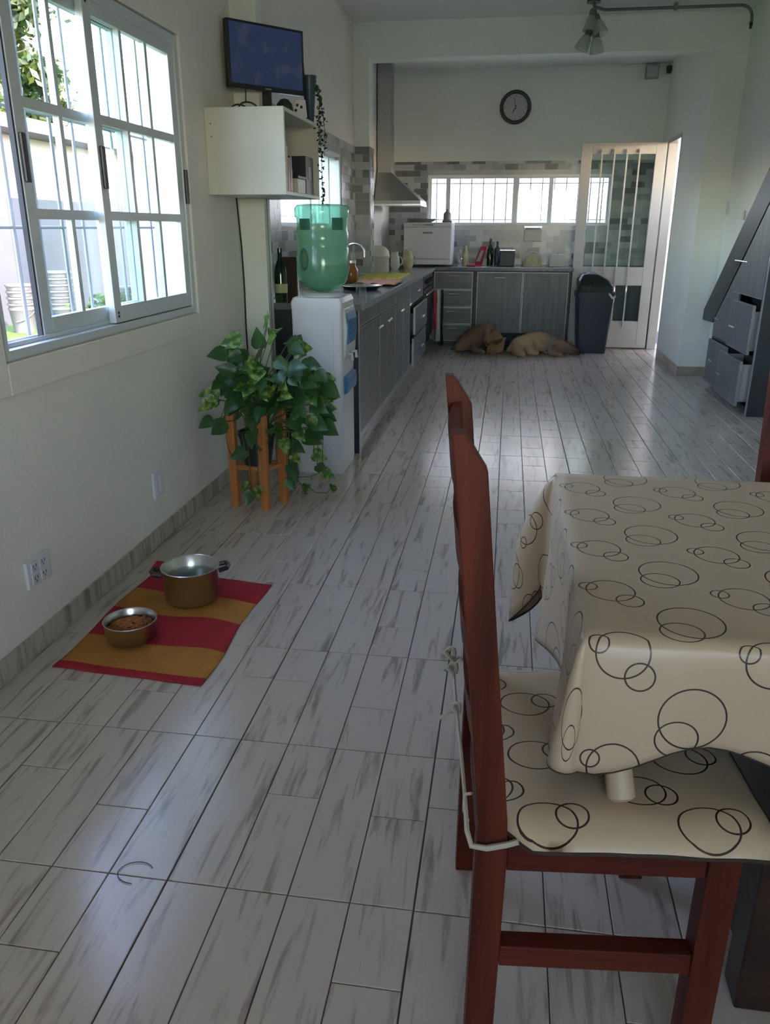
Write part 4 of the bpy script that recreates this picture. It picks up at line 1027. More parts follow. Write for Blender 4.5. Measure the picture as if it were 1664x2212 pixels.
# ------------------------------------------------------------------ wall cabinet, monitor and what is with them
t = empty('wall_cabinet', (XL, 3.94, 1.45), 'white open-fronted wall cabinet under the monitor', 'cabinet')
W_, D_, H_ = 0.385, 0.71, 0.38
B('side_panel', 0.001, W_, 0, 0.018, 0, H_, MT['white'], t, bevel=0.002)
B('side_panel', 0.001, W_, D_ - 0.018, D_, 0, H_, MT['white'], t, bevel=0.002)
B('top_panel', 0.001, W_, 0.018, D_ - 0.018, H_ - 0.018, H_, MT['white'], t, bevel=0.002)
B('bottom_panel', 0.001, W_, 0.018, D_ - 0.018, 0.0, 0.018, MT['white'], t, bevel=0.002)
B('shaded_back_panel', 0.001, 0.012, 0.018, D_ - 0.018, 0.018, H_ - 0.018, MT['lam'], t)  # white panel coloured dark to stand for the shade inside the cabinet
for z in (0.31, 0.255):
    mb = MB(); mb.tube([(0.03, 0.002, z), (0.03, -0.003, z)], 0.004, 8); mb.obj('screw_cap', MT['iron'], t)
ZCab = 1.8305
R0 = random.Random(5)
bk = [(0.030, 0.22, 'paper', 'white'), (0.022, 0.20, 'paper', 'pale'), (0.03, 0.15, 'redp', 'red'), (0.034, 0.16, 'black', 'black')]
yb = 3.962
for (w_, h_, mt_, cn) in bk:
    o = MB(); o.box(0, 0.17, 0.002, w_, 0, h_); ob = o.obj('cover', MT[mt_], None, bevel=0.002)
    e_ = empty('book', (-1.243, yb, 1.4685), {'white': 'tallest white book at the near side of the wall cabinet', 'pale': 'slightly shorter pale book beside the tallest white one', 'red': 'short red book inside the wall cabinet', 'black': 'short black book inside the wall cabinet'}[cn], 'book', 'books in the wall cabinet')
    ob.parent = e_
    B('pages', 0.004, 0.168, 0.004, w_ - 0.002, 0.003, h_ + 0.0005, MT['paper'], e_)
    yb += w_ + 0.004
t = empty('storage_box', (-1.235, 4.325, 1.4685), 'small grey box with a dark lid on the floor of the wall cabinet', 'box')
mb = MB(); mb.box(0, 0.15, -0.08, 0.08, 0, 0.07); mb.obj('body', MT['cream'], t, bevel=0.003)
mb = MB(); mb.box(-0.003, 0.153, -0.083, 0.083, 0.07, 0.085); mb.obj('lid', MT['black'], t, bevel=0.003)
t = empty('storage_tin', (-1.12, 4.15, 1.4685), 'small dark red tin beside the books in the wall cabinet', 'tin')
mb = MB(); mb.lathe([(0.032, 0), (0.032, 0.09), (0.03, 0.095)], 16); mb.obj('body', MT['redp'], t, smooth=True)
mb = MB(); mb.lathe([(0.033, 0.095), (0.033, 0.105)], 16); mb.obj('lid', MT['black'], t, smooth=True)
t = empty('file_box', (-1.30, 4.44, 1.4685), 'taller dark grey file box at the far end inside the wall cabinet', 'box')
mb = MB(); mb.box(0, 0.21, 0, 0.17, 0, 0.19); mb.obj('body', MT['lamdark'], t, bevel=0.003)
mb = MB(); mb.box(0.2101, 0.2115, 0.05, 0.12, 0.08, 0.14); mb.obj('label_holder', MT['iron'], t)
# monitor
ang = math.atan2(4.55 - 4.22, -1.115 + 1.405)
t = empty('computer_monitor', (-1.26, 4.385, ZCab), 'flat black computer monitor with a blue pattern on top of the wall cabinet', 'monitor', rz=ang)
mb = MB(); mb.box(-0.225, 0.225, 0.0, 0.035, 0.125, 0.425); mb.obj('casing', MT['black'], t, bevel=0.004)
mb = MB(); mb.box(-0.212, 0.212, -0.0015, 0.002, 0.148, 0.413); mb.obj('screen', MT['screen'], t)
mb = MB(); mb.box(-0.022, 0.022, 0.005, 0.03, 0.008, 0.13); mb.obj('neck', MT['black'], t, bevel=0.003)
mb = MB(); mb.lathe([(0.10, 0), (0.095, 0.008), (0.02, 0.012)], 28, (0, 0.02, 0), sy=0.7); mb.obj('foot', MT['black'], t, smooth=True)
mb = MB(); mb.box(-0.018, 0.018, -0.0022, 0, 0.133, 0.139); mb.obj('maker_badge', MT['edge'], t)
t = empty('cable_loop', (-1.36, 4.20, ZCab), 'loops of black cable behind the monitor on the cabinet', 'cable')
for (cx, r) in ((0.0, 0.04), (0.045, 0.05)):
    mb = MB(); mb.tube([(cx + r * math.cos(a), 0.02 * math.sin(2 * a), r * math.sin(a) + 0.004 + r * 0.0) for a in [PI * k / 12 for k in range(13)]], 0.004, 6); mb.obj('cable', MT['black'], t, smooth=True)
mb = MB(); mb.tube([(0.035, 0, 0.05), (0.036, 0.01, 0.14)], 0.003, 6); mb.obj('lead', MT['black'], t)
t = empty('stone_ornament', (-1.145, 4.26, ZCab), 'rounded mottled dark ornament beneath the monitor', 'ornament')
mb = MB(); mb.lathe([(0.04, 0), (0.045, 0.02), (0.038, 0.05), (0.02, 0.07), (0, 0.075)], 14); mb.obj('body', MT['smallleaf'], t, smooth=True)
t = empty('desk_card', (-1.10, 4.36, ZCab), 'small white folded card with dark dots beside the monitor', 'card')
mb = MB(); mb.add([(-0.035, 0, 0), (0.045, 0, 0), (0.03, 0.03, 0.085), (-0.02, 0.03, 0.085), (-0.035, 0.003, 0), (0.045, 0.003, 0), (0.03, 0.033, 0.085), (-0.02, 0.033, 0.085)], [(0, 1, 2, 3), (7, 6, 5, 4), (0, 4, 5, 1), (1, 5, 6, 2), (2, 6, 7, 3), (3, 7, 4, 0)]); mb.obj('card', MT['paper'], t)
for (x, z) in ((-0.01, 0.06), (-0.016, 0.035), (0.012, 0.05)):
    mb = MB(); y = z / 0.085 * 0.03; mb.box(x - 0.006, x + 0.006, y - 0.003, y - 0.0005, z - 0.006, z + 0.006); mb.obj('dot', MT['black'], t)
# vase with trailing plant at the far end of the cabinet
t = empty('trailing_plant', (-1.095, 4.59, ZCab), 'dark teal conical vase with a thin trailing leafy vine', 'plant')
mb = MB(); mb.lathe([(0.018, 0), (0.022, 0.01), (0.036, 0.20), (0.041, 0.225), (0.036, 0.225), (0.018, 0.05)], 18, cap1=False); mb.obj('vase', MT['teal'], t, smooth=True)
mb = MB(); mb.tube([(-0.02, 0, 0.15), (-0.030, 0.0, 0.25), (-0.035, 0, 0.32)], 0.006, 6); mb.obj('stick', MT['bark'], t)
strands = [[(0.02, 0, 0.21), (0.05, 0.0, 0.16), (0.055, -0.01, 0.0), (0.06, -0.01, -0.18), (0.062, -0.01, -0.42)], [(0.03, 0, 0.2), (0.05, 0.02, 0.10), (0.04, 0.02, 0.0), (0.045, 0.02, -0.11)], [(0.03, 0.01, 0.2), (0.065, 0.02, 0.06), (0.075, 0.02, -0.05), (0.07, 0.02, -0.16)]]
mb = MB()
lf = MB()
for st in strands:
    mb.tube(st, 0.0016, 5)
    for i in range(len(st) - 1):
        a, b_ = Vector(st[i]), Vector(st[i + 1]); n_ = max(2, int((b_ - a).length / 0.010))
        for k in range(n_):
            p = a.lerp(b_, k / n_) + Vector((random.gauss(0, .009), random.gauss(0, .006), random.gauss(0, .006))); d = Vector((random.uniform(-1, 1), random.uniform(-.6, .6), random.uniform(-1, 0.4))).normalized() * random.uniform(0.008, 0.014); e = d.orthogonal() * 0.5
            lf.add([p - d, p + e, p + d, p - e], [(0, 1, 2, 3)])
mb.obj('stems', MT['stem'], t); lf.obj('leaves', MT['smallleaf'], t, kind='stuff')
# cable down the wall
mb = MB(); mb.tube([(XL + 0.006, 4.33, 1.45), (XL + 0.006, 4.37, 1.2), (XL + 0.006, 4.38, 1.0), (XL + 0.006, 4.37, 0.75), (XL + 0.006, 4.385, 0.45), (XL + 0.006, 4.38, 0.30)], 0.0045, 6)
tag(mb.obj('power_cable', MT['black'], smooth=True), 'thin black cable running down the wall below the white cabinet', 'cable')

mb = MB(); mb.tube([(-1.309, 4.43, 1.447), (-1.309, 4.44, 1.1), (-1.309, 4.425, 0.8), (-1.309, 4.44, 0.5)], 0.0025, 6)
tag(mb.obj('thin_cable', MT['iron'], smooth=True), 'thin grey cable along the inner edge of the slim wall column', 'cable')

# ------------------------------------------------------------------ water dispenser and bottle
t = empty('water_dispenser', (-0.988, 4.16, 0), 'tall white floor-standing water dispenser with blue tap covers', 'water dispenser')
mb = MB()
prof = [(0.13, 0.02, 0.0), (0.135, 0.02, 0.03), (0.135, 0.02, 0.86), (0.137, 0.02, 0.90), (0.140, 0.02, 0.93), (0.128, 0.02, 0.955)]
lp = []
for (w_, _, z) in prof: lp.append([(p[0], p[1] + 0.17, p[2]) for p in rrect(w_, 0.17 if w_ > .13 else 0.165, 0.018, z)])
loft(mb, lp); mb.obj('body', MT['whiteplastic'], t, smooth=True, angle=30)
mb = MB(); mb.box(-0.115, 0.09, -0.004, 0.001, 0.05, 0.84); mb.obj('rear_panel', MT['whiteplastic'], t, bevel=0.006)
mb = MB(); mb.lathe([(0.115, 0.955), (0.12, 0.965), (0.10, 0.975), (0.10, 0.95)], 28, (0.004, 0.17, 0)); mb.obj('collar', MT['whiteplastic'], t, smooth=True)
mb = MB(); mb.prism([(0.135, 0.62), (0.150, 0.66), (0.158, 0.80), (0.145, 0.90), (0.135, 0.90)], 'y', 0.03, 0.31); mb.obj('tap_hood', MT['whiteplastic'], t, bevel=0.006)
mb = MB(); mb.prism([(0.151, 0.70), (0.163, 0.76), (0.163, 0.84), (0.152, 0.88)], 'y', 0.05, 0.29); mb.obj('upper_cover', MT['blue'], t, bevel=0.004)
mb = MB(); mb.prism([(0.135, 0.44), (0.156, 0.45), (0.160, 0.50), (0.155, 0.54), (0.135, 0.54)], 'y', 0.04, 0.30); mb.obj('drip_tray', MT['blue'], t, bevel=0.006)
for yy in (0.1, 0.22):
    mb = MB(); mb.tube([(0.135, yy, 0.655), (0.17, yy, 0.655), (0.172, yy, 0.62)], 0.009, 8); mb.obj('tap', MT['whiteplastic'], t, smooth=True)
t = empty('water_bottle', (-0.984, 4.33, 0.976), 'large green translucent water bottle upside down on the dispenser', 'water bottle')
bp_ = [(0.035, 0.0), (0.06, 0.008), (0.105, 0.03), (0.132, 0.065), (0.138, 0.10), (0.138, 0.225), (0.133, 0.235), (0.138, 0.247), (0.138, 0.30), (0.133, 0.31), (0.133, 0.370), (0.142, 0.380), (0.142, 0.425), (0.130, 0.437), (0.10, 0.44), (0.0, 0.434)]
mb = MB(); mb.lathe(bp_, 40, cap1=False); bo = mb.obj('bottle', MT['bottle'], t, smooth=True, angle=60)
mb = MB(); mb.lathe([(0.03, 0.004), (0.10, 0.032), (0.127, 0.066), (0.133, 0.10), (0.133, 0.145), (0.0, 0.146)], 36, cap1=False); mb.obj('water', MT['bwater'], t, smooth=True)
def curved_panel(a0, a1, z0, z1, r, mat, nm, parent):
    mb = MB(); n_ = 8
    pts = []
    for i in range(n_ + 1):
        a = a0 + (a1 - a0) * i / n_
        for (rr, zz) in ((r, z0), (r, z1), (r + 0.003, z0), (r + 0.003, z1)): pts.append((rr * math.cos(a), rr * math.sin(a), zz))
    f = []
    for i in range(n_):
        o_ = i * 4; q = o_ + 4
        f += [(o_, q, q + 1, o_ + 1), (o_ + 2, o_ + 3, q + 3, q + 2), (o_ + 1, q + 1, q + 3, o_ + 3), (o_, o_ + 2, q + 2, q)]
    f += [(0, 1, 3, 2), (n_ * 4, n_ * 4 + 2, n_ * 4 + 3, n_ * 4 + 1)]
    mb.add(pts, f); mb.obj(nm, mat, parent, smooth=True, angle=30)
curved_panel(math.radians(225), math.radians(255), 0.315, 0.37, 0.1335, MT['bottlelabel'], 'label', t)
curved_panel(math.radians(305), math.radians(335), 0.315, 0.375, 0.1335, MT['bottlelabel'], 'label', t)
hb = MB()
for k in range(16):
    pass
ring = []
for k in range(20):
    a = 2 * PI * k / 20; th_ = math.radians(237) + 0.17 * math.cos(a); zz = 0.17 + 0.05 * math.sin(a)
    ring.append((0.139 * math.cos(th_), 0.139 * math.sin(th_), zz))
hb.tube(ring, 0.008, 8, closed=True); hb.obj('grip_rim', MT['bottlelabel'], t, smooth=True)
curved_panel(math.radians(229), math.radians(245), 0.13, 0.21, 0.1345, MT['amber'], 'grip_recess', t)

# ------------------------------------------------------------------ potted pothos on its stand
t = empty('plant_stand', (-1.17, 3.60, 0), 'orange varnished wooden plant stand with four round-topped legs', 'plant stand')
LG = [(-0.110, -0.035), (0.055, -0.075), (0.115, 0.045), (-0.055, 0.085)]
mb = MB(); mb.box(-0.021, 0.021, -0.014, 0.014, 0, 0.455); mb.prism([(-0.021, 0.455), (0.021, 0.455), (0.018, 0.468), (0.008, 0.476), (-0.008, 0.476), (-0.018, 0.468)], 'y', -0.014, 0.014)
lm = mb.mesh('leg', MT['orangewood'])
for (x, y) in LG: inst('leg', lm, t, (x, y, 0), (0, 0, math.radians(-14)))
for k in range(4):
    a = Vector((*LG[k], 0.20)); b_ = Vector((*LG[(k + 1) % 4], 0.20)); mb = MB(); mb.tube([a, b_], 0.012, 6); mb.obj('crossbar', MT['orangewood'], t)
t = empty('pothos_plant', (-1.168, 3.605, 0.214), 'bushy green pothos plant trailing over its wooden stand', 'potted plant')
mb = MB(); mb.lathe([(0.065, 0), (0.088, 0.14), (0.092, 0.14), (0.092, 0.16), (0.083, 0.16), (0.08, 0.135), (0, 0.135)], 24, cap1=False); mb.obj('pot', MT['black'], t, smooth=True)
mb = MB(); mb.lathe([(0.079, 0.137), (0, 0.142)], 20, cap1=False); mb.obj('soil', MT['soil'], t)
def leaf_mesh(name, mat, L=1.0):
    mb = MB(); rows = [(-0.10, 0.16, .02), (0.0, 0.36, .0), (0.2, 0.46, -.02), (0.45, 0.40, -.05), (0.7, 0.24, -.11), (0.9, 0.08, -.18)]
    pts = [(0, 0, 0)]
    for (y, w_, z) in rows: pts += [(-w_, y, z + w_ * 0.25), (-w_ * .5, y + .02, z + w_ * 0.06), (0, y + (.08 if y < 0 else 0), z), (w_ * .5, y + .02, z + w_ * 0.06), (w_, y, z + w_ * 0.25)]
    pts.append((0, 1.0, -.22)); f = []
    for i in range(len(rows) - 1):
        for k in range(4): o_ = 1 + i * 5 + k; f.append((o_, o_ + 1, o_ + 6, o_ + 5))
    e_ = 1 + (len(rows) - 1) * 5
    f += [(e_ + k, e_ + k + 1, len(pts) - 1) for k in range(4)]
    mb.add([(p[0] * L, p[1] * L, p[2] * L) for p in pts], f)
    return mb.mesh(name, mat, True)
LM = [leaf_mesh('leaf', MT['leaf']), leaf_mesh('leaf', MT['leafv'])]
PC = Vector((-1.168, 3.605, 0.214))
targets = []
outl = [(-1.059, .904), (-1.09, .87), (-1.04, .86), (-1.07, .83), (-1.268, .752), (-1.25, .72), (-1.23, .70), (-1.40, .56), (-1.38, .53), (-1.35, .54), (-1.42, .45), (-0.816, .612), (-0.83, .64), (-0.847, .676), (-0.85, .545), (-0.87, .58), (-0.813, .44), (-0.85, .46), (-0.90, .43), (-1.132, .776), (-1.0, .801), (-0.97, .76), (-0.957, .695), (-0.918, .66), (-0.90, .71),
        (-1.15, .40), (-1.18, .37), (-1.12, .36), (-1.2, .30), (-1.16, .27), (-1.014, .36), (-1.0, .31), (-0.985, .27), (-1.0, .22), (-0.974, .2), (-1.21, .12), (-1.14, .12), (-1.17, .1), (-1.02, .13), (-1.0, .16), (-0.93, .36), (-0.95, .40), (-0.90, .26), (-0.88, .20), (-0.85, .18), (-1.05, .33)]
rl = random.Random(21)
for (x, z) in outl:
    targets.append(Vector((x, 3.58 + rl.uniform(-.10, .08), z)))
for _ in range(150):
    a = rl.uniform(0, 2 * PI); q = math.sqrt(rl.random()); zz = rl.gauss(0.60, 0.085)
    w_ = 0.25 * (1 - 0.5 * max(0, (zz - 0.6) / 0.3))
    targets.append(Vector((-1.07 + w_ * q * math.cos(a), 3.58 + 0.15 * q * math.sin(a), zz)))
stems = MB()
root0 = Vector((0, 0, 0.14))
for i, T in enumerate(targets):
    out = (T - Vector((-1.12, 3.62, 0.50))); out.z *= 0.4
    d = (out.normalized() + Vector((rl.uniform(-.5, .5), rl.uniform(-.8, .1), rl.uniform(-1.0, 0.1)))).normalized()
    L_ = rl.uniform(0.064, 0.100) * (0.75 if T.z < 0.3 else 1)
    nrm = Vector((rl.uniform(-.5, .5), -0.9, rl.uniform(0.1, 1.0))); nrm = (nrm - d * nrm.dot(d)).normalized()
    X_ = d.cross(nrm); Mx = Matrix((X_, d, nrm)).transposed()
    if T.x < -1.34: T.x = -1.34
    o = inst('leaf', LM[1 if rl.random() < 0.3 or T.z > .82 else 0], t, T - PC, Mx.to_euler(), (L_ * rl.uniform(.85, 1.1), L_, L_))
    if i % 2 == 0 or i < len(outl):
        P0 = root0 + Vector((rl.uniform(-.05, .05), rl.uniform(-.05, .05), 0)); P2 = T - PC; mid = (P0 + P2) / 2 + Vector((0, 0, 0.07 if P2.z > 0.1 else 0.14))
        if P2.z < 0.1: mid = Vector((P2.x * 1.05, P2.y - 0.02, 0.18))
        stems.tube([P0, P0.lerp(mid, .5) + Vector((0, 0, .02)), mid, mid.lerp(P2, .6), P2], 0.0022, 5)
# vine creeping on the floor with two leaves
for (x, y, z, L_) in ((-0.975, 3.785, 0.052, 0.058), (-0.84, 3.80, 0.050, 0.055)):
    inst('leaf', LM[1], t, Vector((x, y, z)) - PC, (math.radians(-62), math.radians(12), math.radians(12 if x < -.9 else -20)), (L_, L_, L_))
stems.tube([Vector(p) - PC for p in ((-1.01, 3.62, 0.16), (-0.985, 3.68, 0.10), (-0.95, 3.7, 0.03), (-1.0, 3.78, 0.006), (-0.975, 3.787, 0.05), (-0.93, 3.80, 0.006), (-0.87, 3.805, 0.006), (-0.84, 3.802, 0.048))], 0.0024, 5)
stems.tube([Vector(p) - PC for p in ((-1.0, 3.6, 0.18), (-0.96, 3.6, 0.15), (-0.91, 3.6, 0.155), (-0.85, 3.6, 0.18))], 0.002, 5)
stems.tube([Vector(p) - PC for p in ((-1.30, 3.55, 0.50), (-1.34, 3.54, 0.40), (-1.30, 3.53, 0.38), (-1.29, 3.53, 0.30), (-1.27, 3.53, 0.25))], 0.002, 5)
stems.obj('stems', MT['stem'], t)

# ------------------------------------------------------------------ mat, pot and bowl
c4 = [(-1.352, 1.99), (-0.851, 1.955), (-0.848, 2.678), (-1.345, 2.74)]
def bil(a, b_):
    x = (1 - a) * (1 - b_) * c4[0][0] + a * (1 - b_) * c4[1][0] + a * b_ * c4[2][0] + (1 - a) * b_ * c4[3][0]
    y = (1 - a) * (1 - b_) * c4[0][1] + a * (1 - b_) * c4[1][1] + a * b_ * c4[2][1] + (1 - a) * b_ * c4[3][1]
    return x, y
mt = MB(); na, nb_ = 26, 40
bands = [(0.0, 0.045, 1), (0.045, 0.285, 0), (0.285, 0.54, 1), (0.54, 0.78, 0), (0.78, 1.01, 1)]
for j in range(nb_ + 1):
    for i in range(na + 1):
        a, b_ = i / na, j / nb_
        x, y = bil(a, b_)
        y += 0.012 * math.sin(a * 9 + b_ * 2) * math.sin(PI * b_); x += 0.008 * math.sin(b_ * 8)
        z = 0.0045 + 0.0028 * mnoise.noise(Vector((a * 5, b_ * 6, 0))) + 0.0012 * math.sin(14 * a + 5 * b_)
        mt.v.append((x + 1.1, y - 2.35, max(0.0035, z)))
for j in range(nb_):
    bm_ = (j + 0.5) / nb_
    for i in range(na):
        w_ = 0
        mi = next(m_ for (l0, l1, m_) in bands if l0 <= min(max(bm_ + (w_ if 0.1 < bm_ < .95 else 0), 0), 1) < l1)
        q = j * (na + 1) + i; mt.f.append((q, q + 1, q + na + 2, q + na + 1)); mt.m.append(mi)
mo = mt.obj('striped_mat', [MT['ochre'], MT['red']], smooth=True, loc=(-1.1, 2.35, 0)); md = mo.modifiers.new('s', 'SOLIDIFY'); md.thickness = 0.003; md.offset = -1
tag(mo, 'red and ochre striped cloth mat on the floor under the dog bowls', 'mat')
mb = MB(); mb.add([(-1.36 + 1.1, 2.73 - 2.35, 0.004), (-1.31 + 1.1, 2.735 - 2.35, 0.004), (-1.315 + 1.1, 2.80 - 2.35, 0.012), (-1.355 + 1.1, 2.79 - 2.35, 0.02), (-1.36 + 1.1, 2.73 - 2.35, 0.008), (-1.31 + 1.1, 2.735 - 2.35, 0.008), (-1.315 + 1.1, 2.80 - 2.35, 0.016), (-1.355 + 1.1, 2.79 - 2.35, 0.024)], [(3, 2, 1, 0), (4, 5, 6, 7), (0, 1, 5, 4), (1, 2, 6, 5), (2, 3, 7, 6), (3, 0, 4, 7)]); mb.obj('turned_corner', MT['red'], mo)
t = empty('cooking_pot', (-1.097, 2.52, 0.009), 'large stainless steel cooking pot with black handles, filled with water', 'pot')
mb = MB(); mb.lathe([(0.092, 0.0), (0.098, 0.006), (0.1, 0.12), (0.105, 0.124), (0.107, 0.127), (0.104, 0.129), (0.097, 0.124), (0.096, 0.01), (0, 0.008)], 44, cap1=False); mb.obj('body', MT['steel'], t, smooth=True, angle=60)
mb = MB(); mb.lathe([(0.0955, 0.085), (0, 0.0852)], 40, cap0=True, cap1=False); mb.obj('water', MT['water'], t)
for a in (math.radians(25), math.radians(200)):
    c, s_ = math.cos(a), math.sin(a)
    mb = MB(); mb.tube([(c * 0.10 - s_ * 0.03, s_ * 0.10 + c * 0.03, 0.108), (c * 0.13 - s_ * 0.025, s_ * 0.13 + c * 0.025, 0.113), (c * 0.138, s_ * 0.138, 0.114), (c * 0.13 + s_ * 0.025, s_ * 0.13 - c * 0.025, 0.113), (c * 0.10 + s_ * 0.03, s_ * 0.10 - c * 0.03, 0.108)], 0.009, 8); mb.obj('handle', MT['black'], t, smooth=True)
t = empty('food_bowl', (-1.185, 2.20, 0.009), 'shallow stainless steel dog bowl filled with brown kibble', 'bowl')
mb = MB(); mb.lathe([(0.072, 0), (0.082, 0.006), (0.085, 0.062), (0.088, 0.066), (0.085, 0.067), (0.081, 0.062), (0.078, 0.01), (0, 0.008)], 40, cap1=False); mb.obj('body', MT['steel'], t, smooth=True, angle=60)
mb = MB()
for _ in range(420):
    a = random.uniform(0, 2 * PI); q = 0.073 * math.sqrt(random.random()); s_ = random.uniform(0.005, 0.0075)
    mb.lathe([(s_ * .6, 0), (s_, s_ * .5), (s_ * .5, s_)], 6, (q * math.cos(a), q * math.sin(a), 0.032 + 0.014 * (1 - (q / 0.073) ** 2) + random.uniform(-.003, .004)))
mb.obj('kibble', MT['kibble'], t, kind='stuff')
mb = MB(); mb.tube([(-0.72 + 0.035 * math.cos(a) * (1 + .2 * a / 5), 1.235 + 0.03 * math.sin(a), 0.0025) for a in [0.6 + 0.28 * k for k in range(16)]], 0.0009, 5)
tag(mb.obj('thread', MT['black']), 'fine dark curl of thread lying on a floor joint', 'thread')

# ------------------------------------------------------------------ chair
ZS = 0.445
def chair(loc, rz, label, name='dining_chair'):
    t = empty(name, loc, label, 'chair', rz=rz)
    prof = [(-0.008, 0), (0.038, 0), (0.043, 0.42), (0.040, 0.48), (0.011, 0.77), (-0.013, 1.015), (-0.044, 1.064), (-0.060, 1.064), (-0.030, 0.77), (-0.003, 0.47), (-0.005, 0.42)]
    pm = MB(); pm.prism(prof, 'y', -0.016, 0.016); pme = pm.mesh('back_post', MT['mahog'])
    for y in (0, 0.40):
        o = inst('back_post', pme, t, (0, y, 0)); md = o.modifiers.new('b', 'BEVEL'); md.width = 0.002; md.segments = 2
    lm_ = MB(); lm_.box(-0.024, 0.024, -0.02, 0.02, 0, 0.442); lme = lm_.mesh('front_leg', MT['mahog'])
    for y in (0, 0.40):
        o = inst('front_leg', lme, t, (0.362, y, 0)); md = o.modifiers.new('b', 'BEVEL'); md.width = 0.002; md.segments = 2
    def xt(z):
        return -0.004 - (z - 0.45) * 0.092
    for z in (0.54, 0.68, 0.82, 0.95):
        mb = MB(); n_ = 10; pts = []
        for k in range(n_ + 1):
            y = 0.016 + 0.368 * k / n_; bow = -0.014 * math.sin(PI * k / n_); xa = xt(z) + 0.012 + bow; xb = xt(z + 0.07) + 0.012 + bow
            pts += [(xa, y, z), (xa + 0.014, y, z), (xb + 0.014, y, z + 0.07), (xb, y, z + 0.07)]
        f = [(0, 1, 2, 3), (n_ * 4 + 3, n_ * 4 + 2, n_ * 4 + 1, n_ * 4)]
        for k in range(n_):
            for c in range(4): f.append((k * 4 + c, k * 4 + 4 + c, k * 4 + 4 + (c + 1) % 4, k * 4 + (c + 1) % 4))
        mb.add(pts, f); mb.obj('back_rail', MT['mahog_h'], t)
    for y in (0, 0.40):
        B('seat_rail', 0.043, 0.338, y - 0.014, y + 0.014, 0.388, 0.442, MT['mahog_h'], t, bevel=0.002)
        B('stretcher', 0.041, 0.338, y - 0.016, y + 0.016, 0.198, 0.238, MT['mahog_h'], t, bevel=0.002)
    B('seat_rail', 0.350, 0.374, 0.02, 0.38, 0.388, 0.442, MT['mahog'], t, bevel=0.002)
    B('seat_rail', 0.006, 0.030, 0.016, 0.384, 0.388, 0.442, MT['mahog'], t, bevel=0.002)
    B('stretcher', 0.010, 0.030, 0.016, 0.384, 0.30, 0.335, MT['mahog'], t, bevel=0.002)
    B('corner_block', 0.290, 0.350, 0.014, 0.05, 0.395, 0.435, MT['mahog_h'], t)
    mb = MB(); mb.prism([(0.045, -0.018), (0.385, -0.018), (0.385, 0.418), (0.045, 0.418), (0.045, 0.39), (0.0, 0.383), (0.0, 0.017), (0.045, 0.01)], 'z', 0.4425, 0.452)
    mb.obj('seat_board', MT['mahog_h'], t, bevel=0.002)
    return t
ch = chair((0.0, 0.965, 0), math.radians(5.5), 'mahogany ladder-back chair with a circle-print cushion, back toward the room')
ch2 = chair((0.70, 2.13, 0), math.radians(-90), 'second mahogany chair standing behind the far side of the table')

# cushion (lies on the seat, own thing)
cu = empty('seat_cushion', (0.0, 0.965, 0), 'beige circle-print seat cushion tied to the near chair', 'cushion', rz=math.radians(5.5))
bm = bmesh.new(); uvl = bm.loops.layers.uv.new('UVMap')
NX, NY = 34, 34
x0c, x1c, y0c, y1c = 0.012, 0.440, -0.045, 0.448
def cpt(i, j, top):
    a, b_ = i / NX, j / NY
    x = x0c + (x1c - x0c) * a; y = y0c + (y1c - y0c) * b_
    # rear corners are cut back round the posts
    e = min(a, 1 - a, b_, 1 - b_)
    pf = min(1, e * 9) ** 0.55
    if a < 0.14:
        k = 1 - a / 0.14
        if b_ < 0.16: y = max(y, 0.028 * k + y * (1 - k))
        if b_ > 0.84: y = min(y, 0.372 * k + y * (1 - k))
    z = 0.4535 + (0.026 * pf + 0.003 * mnoise.noise(Vector((x * 14, y * 14, 0)))) * (1 if top else 0) + (0.001 if top else 0)
    return Vector((x, y, z))
gt = [[bm.verts.new(cpt(i, j, True)) for j in range(NY + 1)] for i in range(NX + 1)]
gb = [[bm.verts.new(cpt(i, j, False)) for j in range(NY + 1)] for i in range(NX + 1)]
for i in range(NX):
    for j in range(NY):
        bm.faces.new((gt[i][j], gt[i + 1][j], gt[i + 1][j + 1], gt[i][j + 1])); bm.faces.new((gb[i][j + 1], gb[i + 1][j + 1], gb[i + 1][j], gb[i][j]))
for i in range(NX):
    bm.faces.new((gb[i][0], gb[i + 1][0], gt[i + 1][0], gt[i][0])); bm.faces.new((gt[i][NY], gt[i + 1][NY], gb[i + 1][NY], gb[i][NY]))
for j in range(NY):
    bm.faces.new((gt[0][j], gt[0][j + 1], gb[0][j + 1], gb[0][j])); bm.faces.new((gb[NX][j], gb[NX][j + 1], gt[NX][j + 1], gt[NX][j]))
for f_ in bm.faces:
    for lo in f_.loops: lo[uvl].uv = (lo.vert.co.x, lo.vert.co.y)
    f_.smooth = True
me = bpy.data.meshes.new('cushion_pad'); bm.to_mesh(me); bm.free(); me.materials.append(MT['clothcush'])
o = bpy.data.objects.new('cushion_pad', me); COL.objects.link(o); o.parent = cu
edge = [cpt(i, 0, True) for i in range(NX + 1)] + [cpt(NX, j, True) for j in range(1, NY + 1)] + [cpt(i, NY, True) for i in range(NX - 1, -1, -1)] + [cpt(0, j, True) for j in range(NY - 1, 0, -1)]
mb = MB(); mb.tube([(p.x, p.y, p.z - 0.001) for p in edge], 0.0028, 6, closed=True); mb.obj('piping', MT['hem'], cu, smooth=True)
tie = [(0.055, -0.030, 0.458), (0.040, -0.027, 0.449), (0.010, -0.026, 0.440), (-0.012, -0.023, 0.441), (-0.018, -0.005, 0.452), (-0.020, 0.05, 0.475), (-0.024, 0.12, 0.50), (-0.028, 0.2, 0.515), (-0.030, 0.29, 0.518), (-0.030, 0.37, 0.520), (-0.018, 0.422, 0.50), (0.03, 0.43, 0.47)]
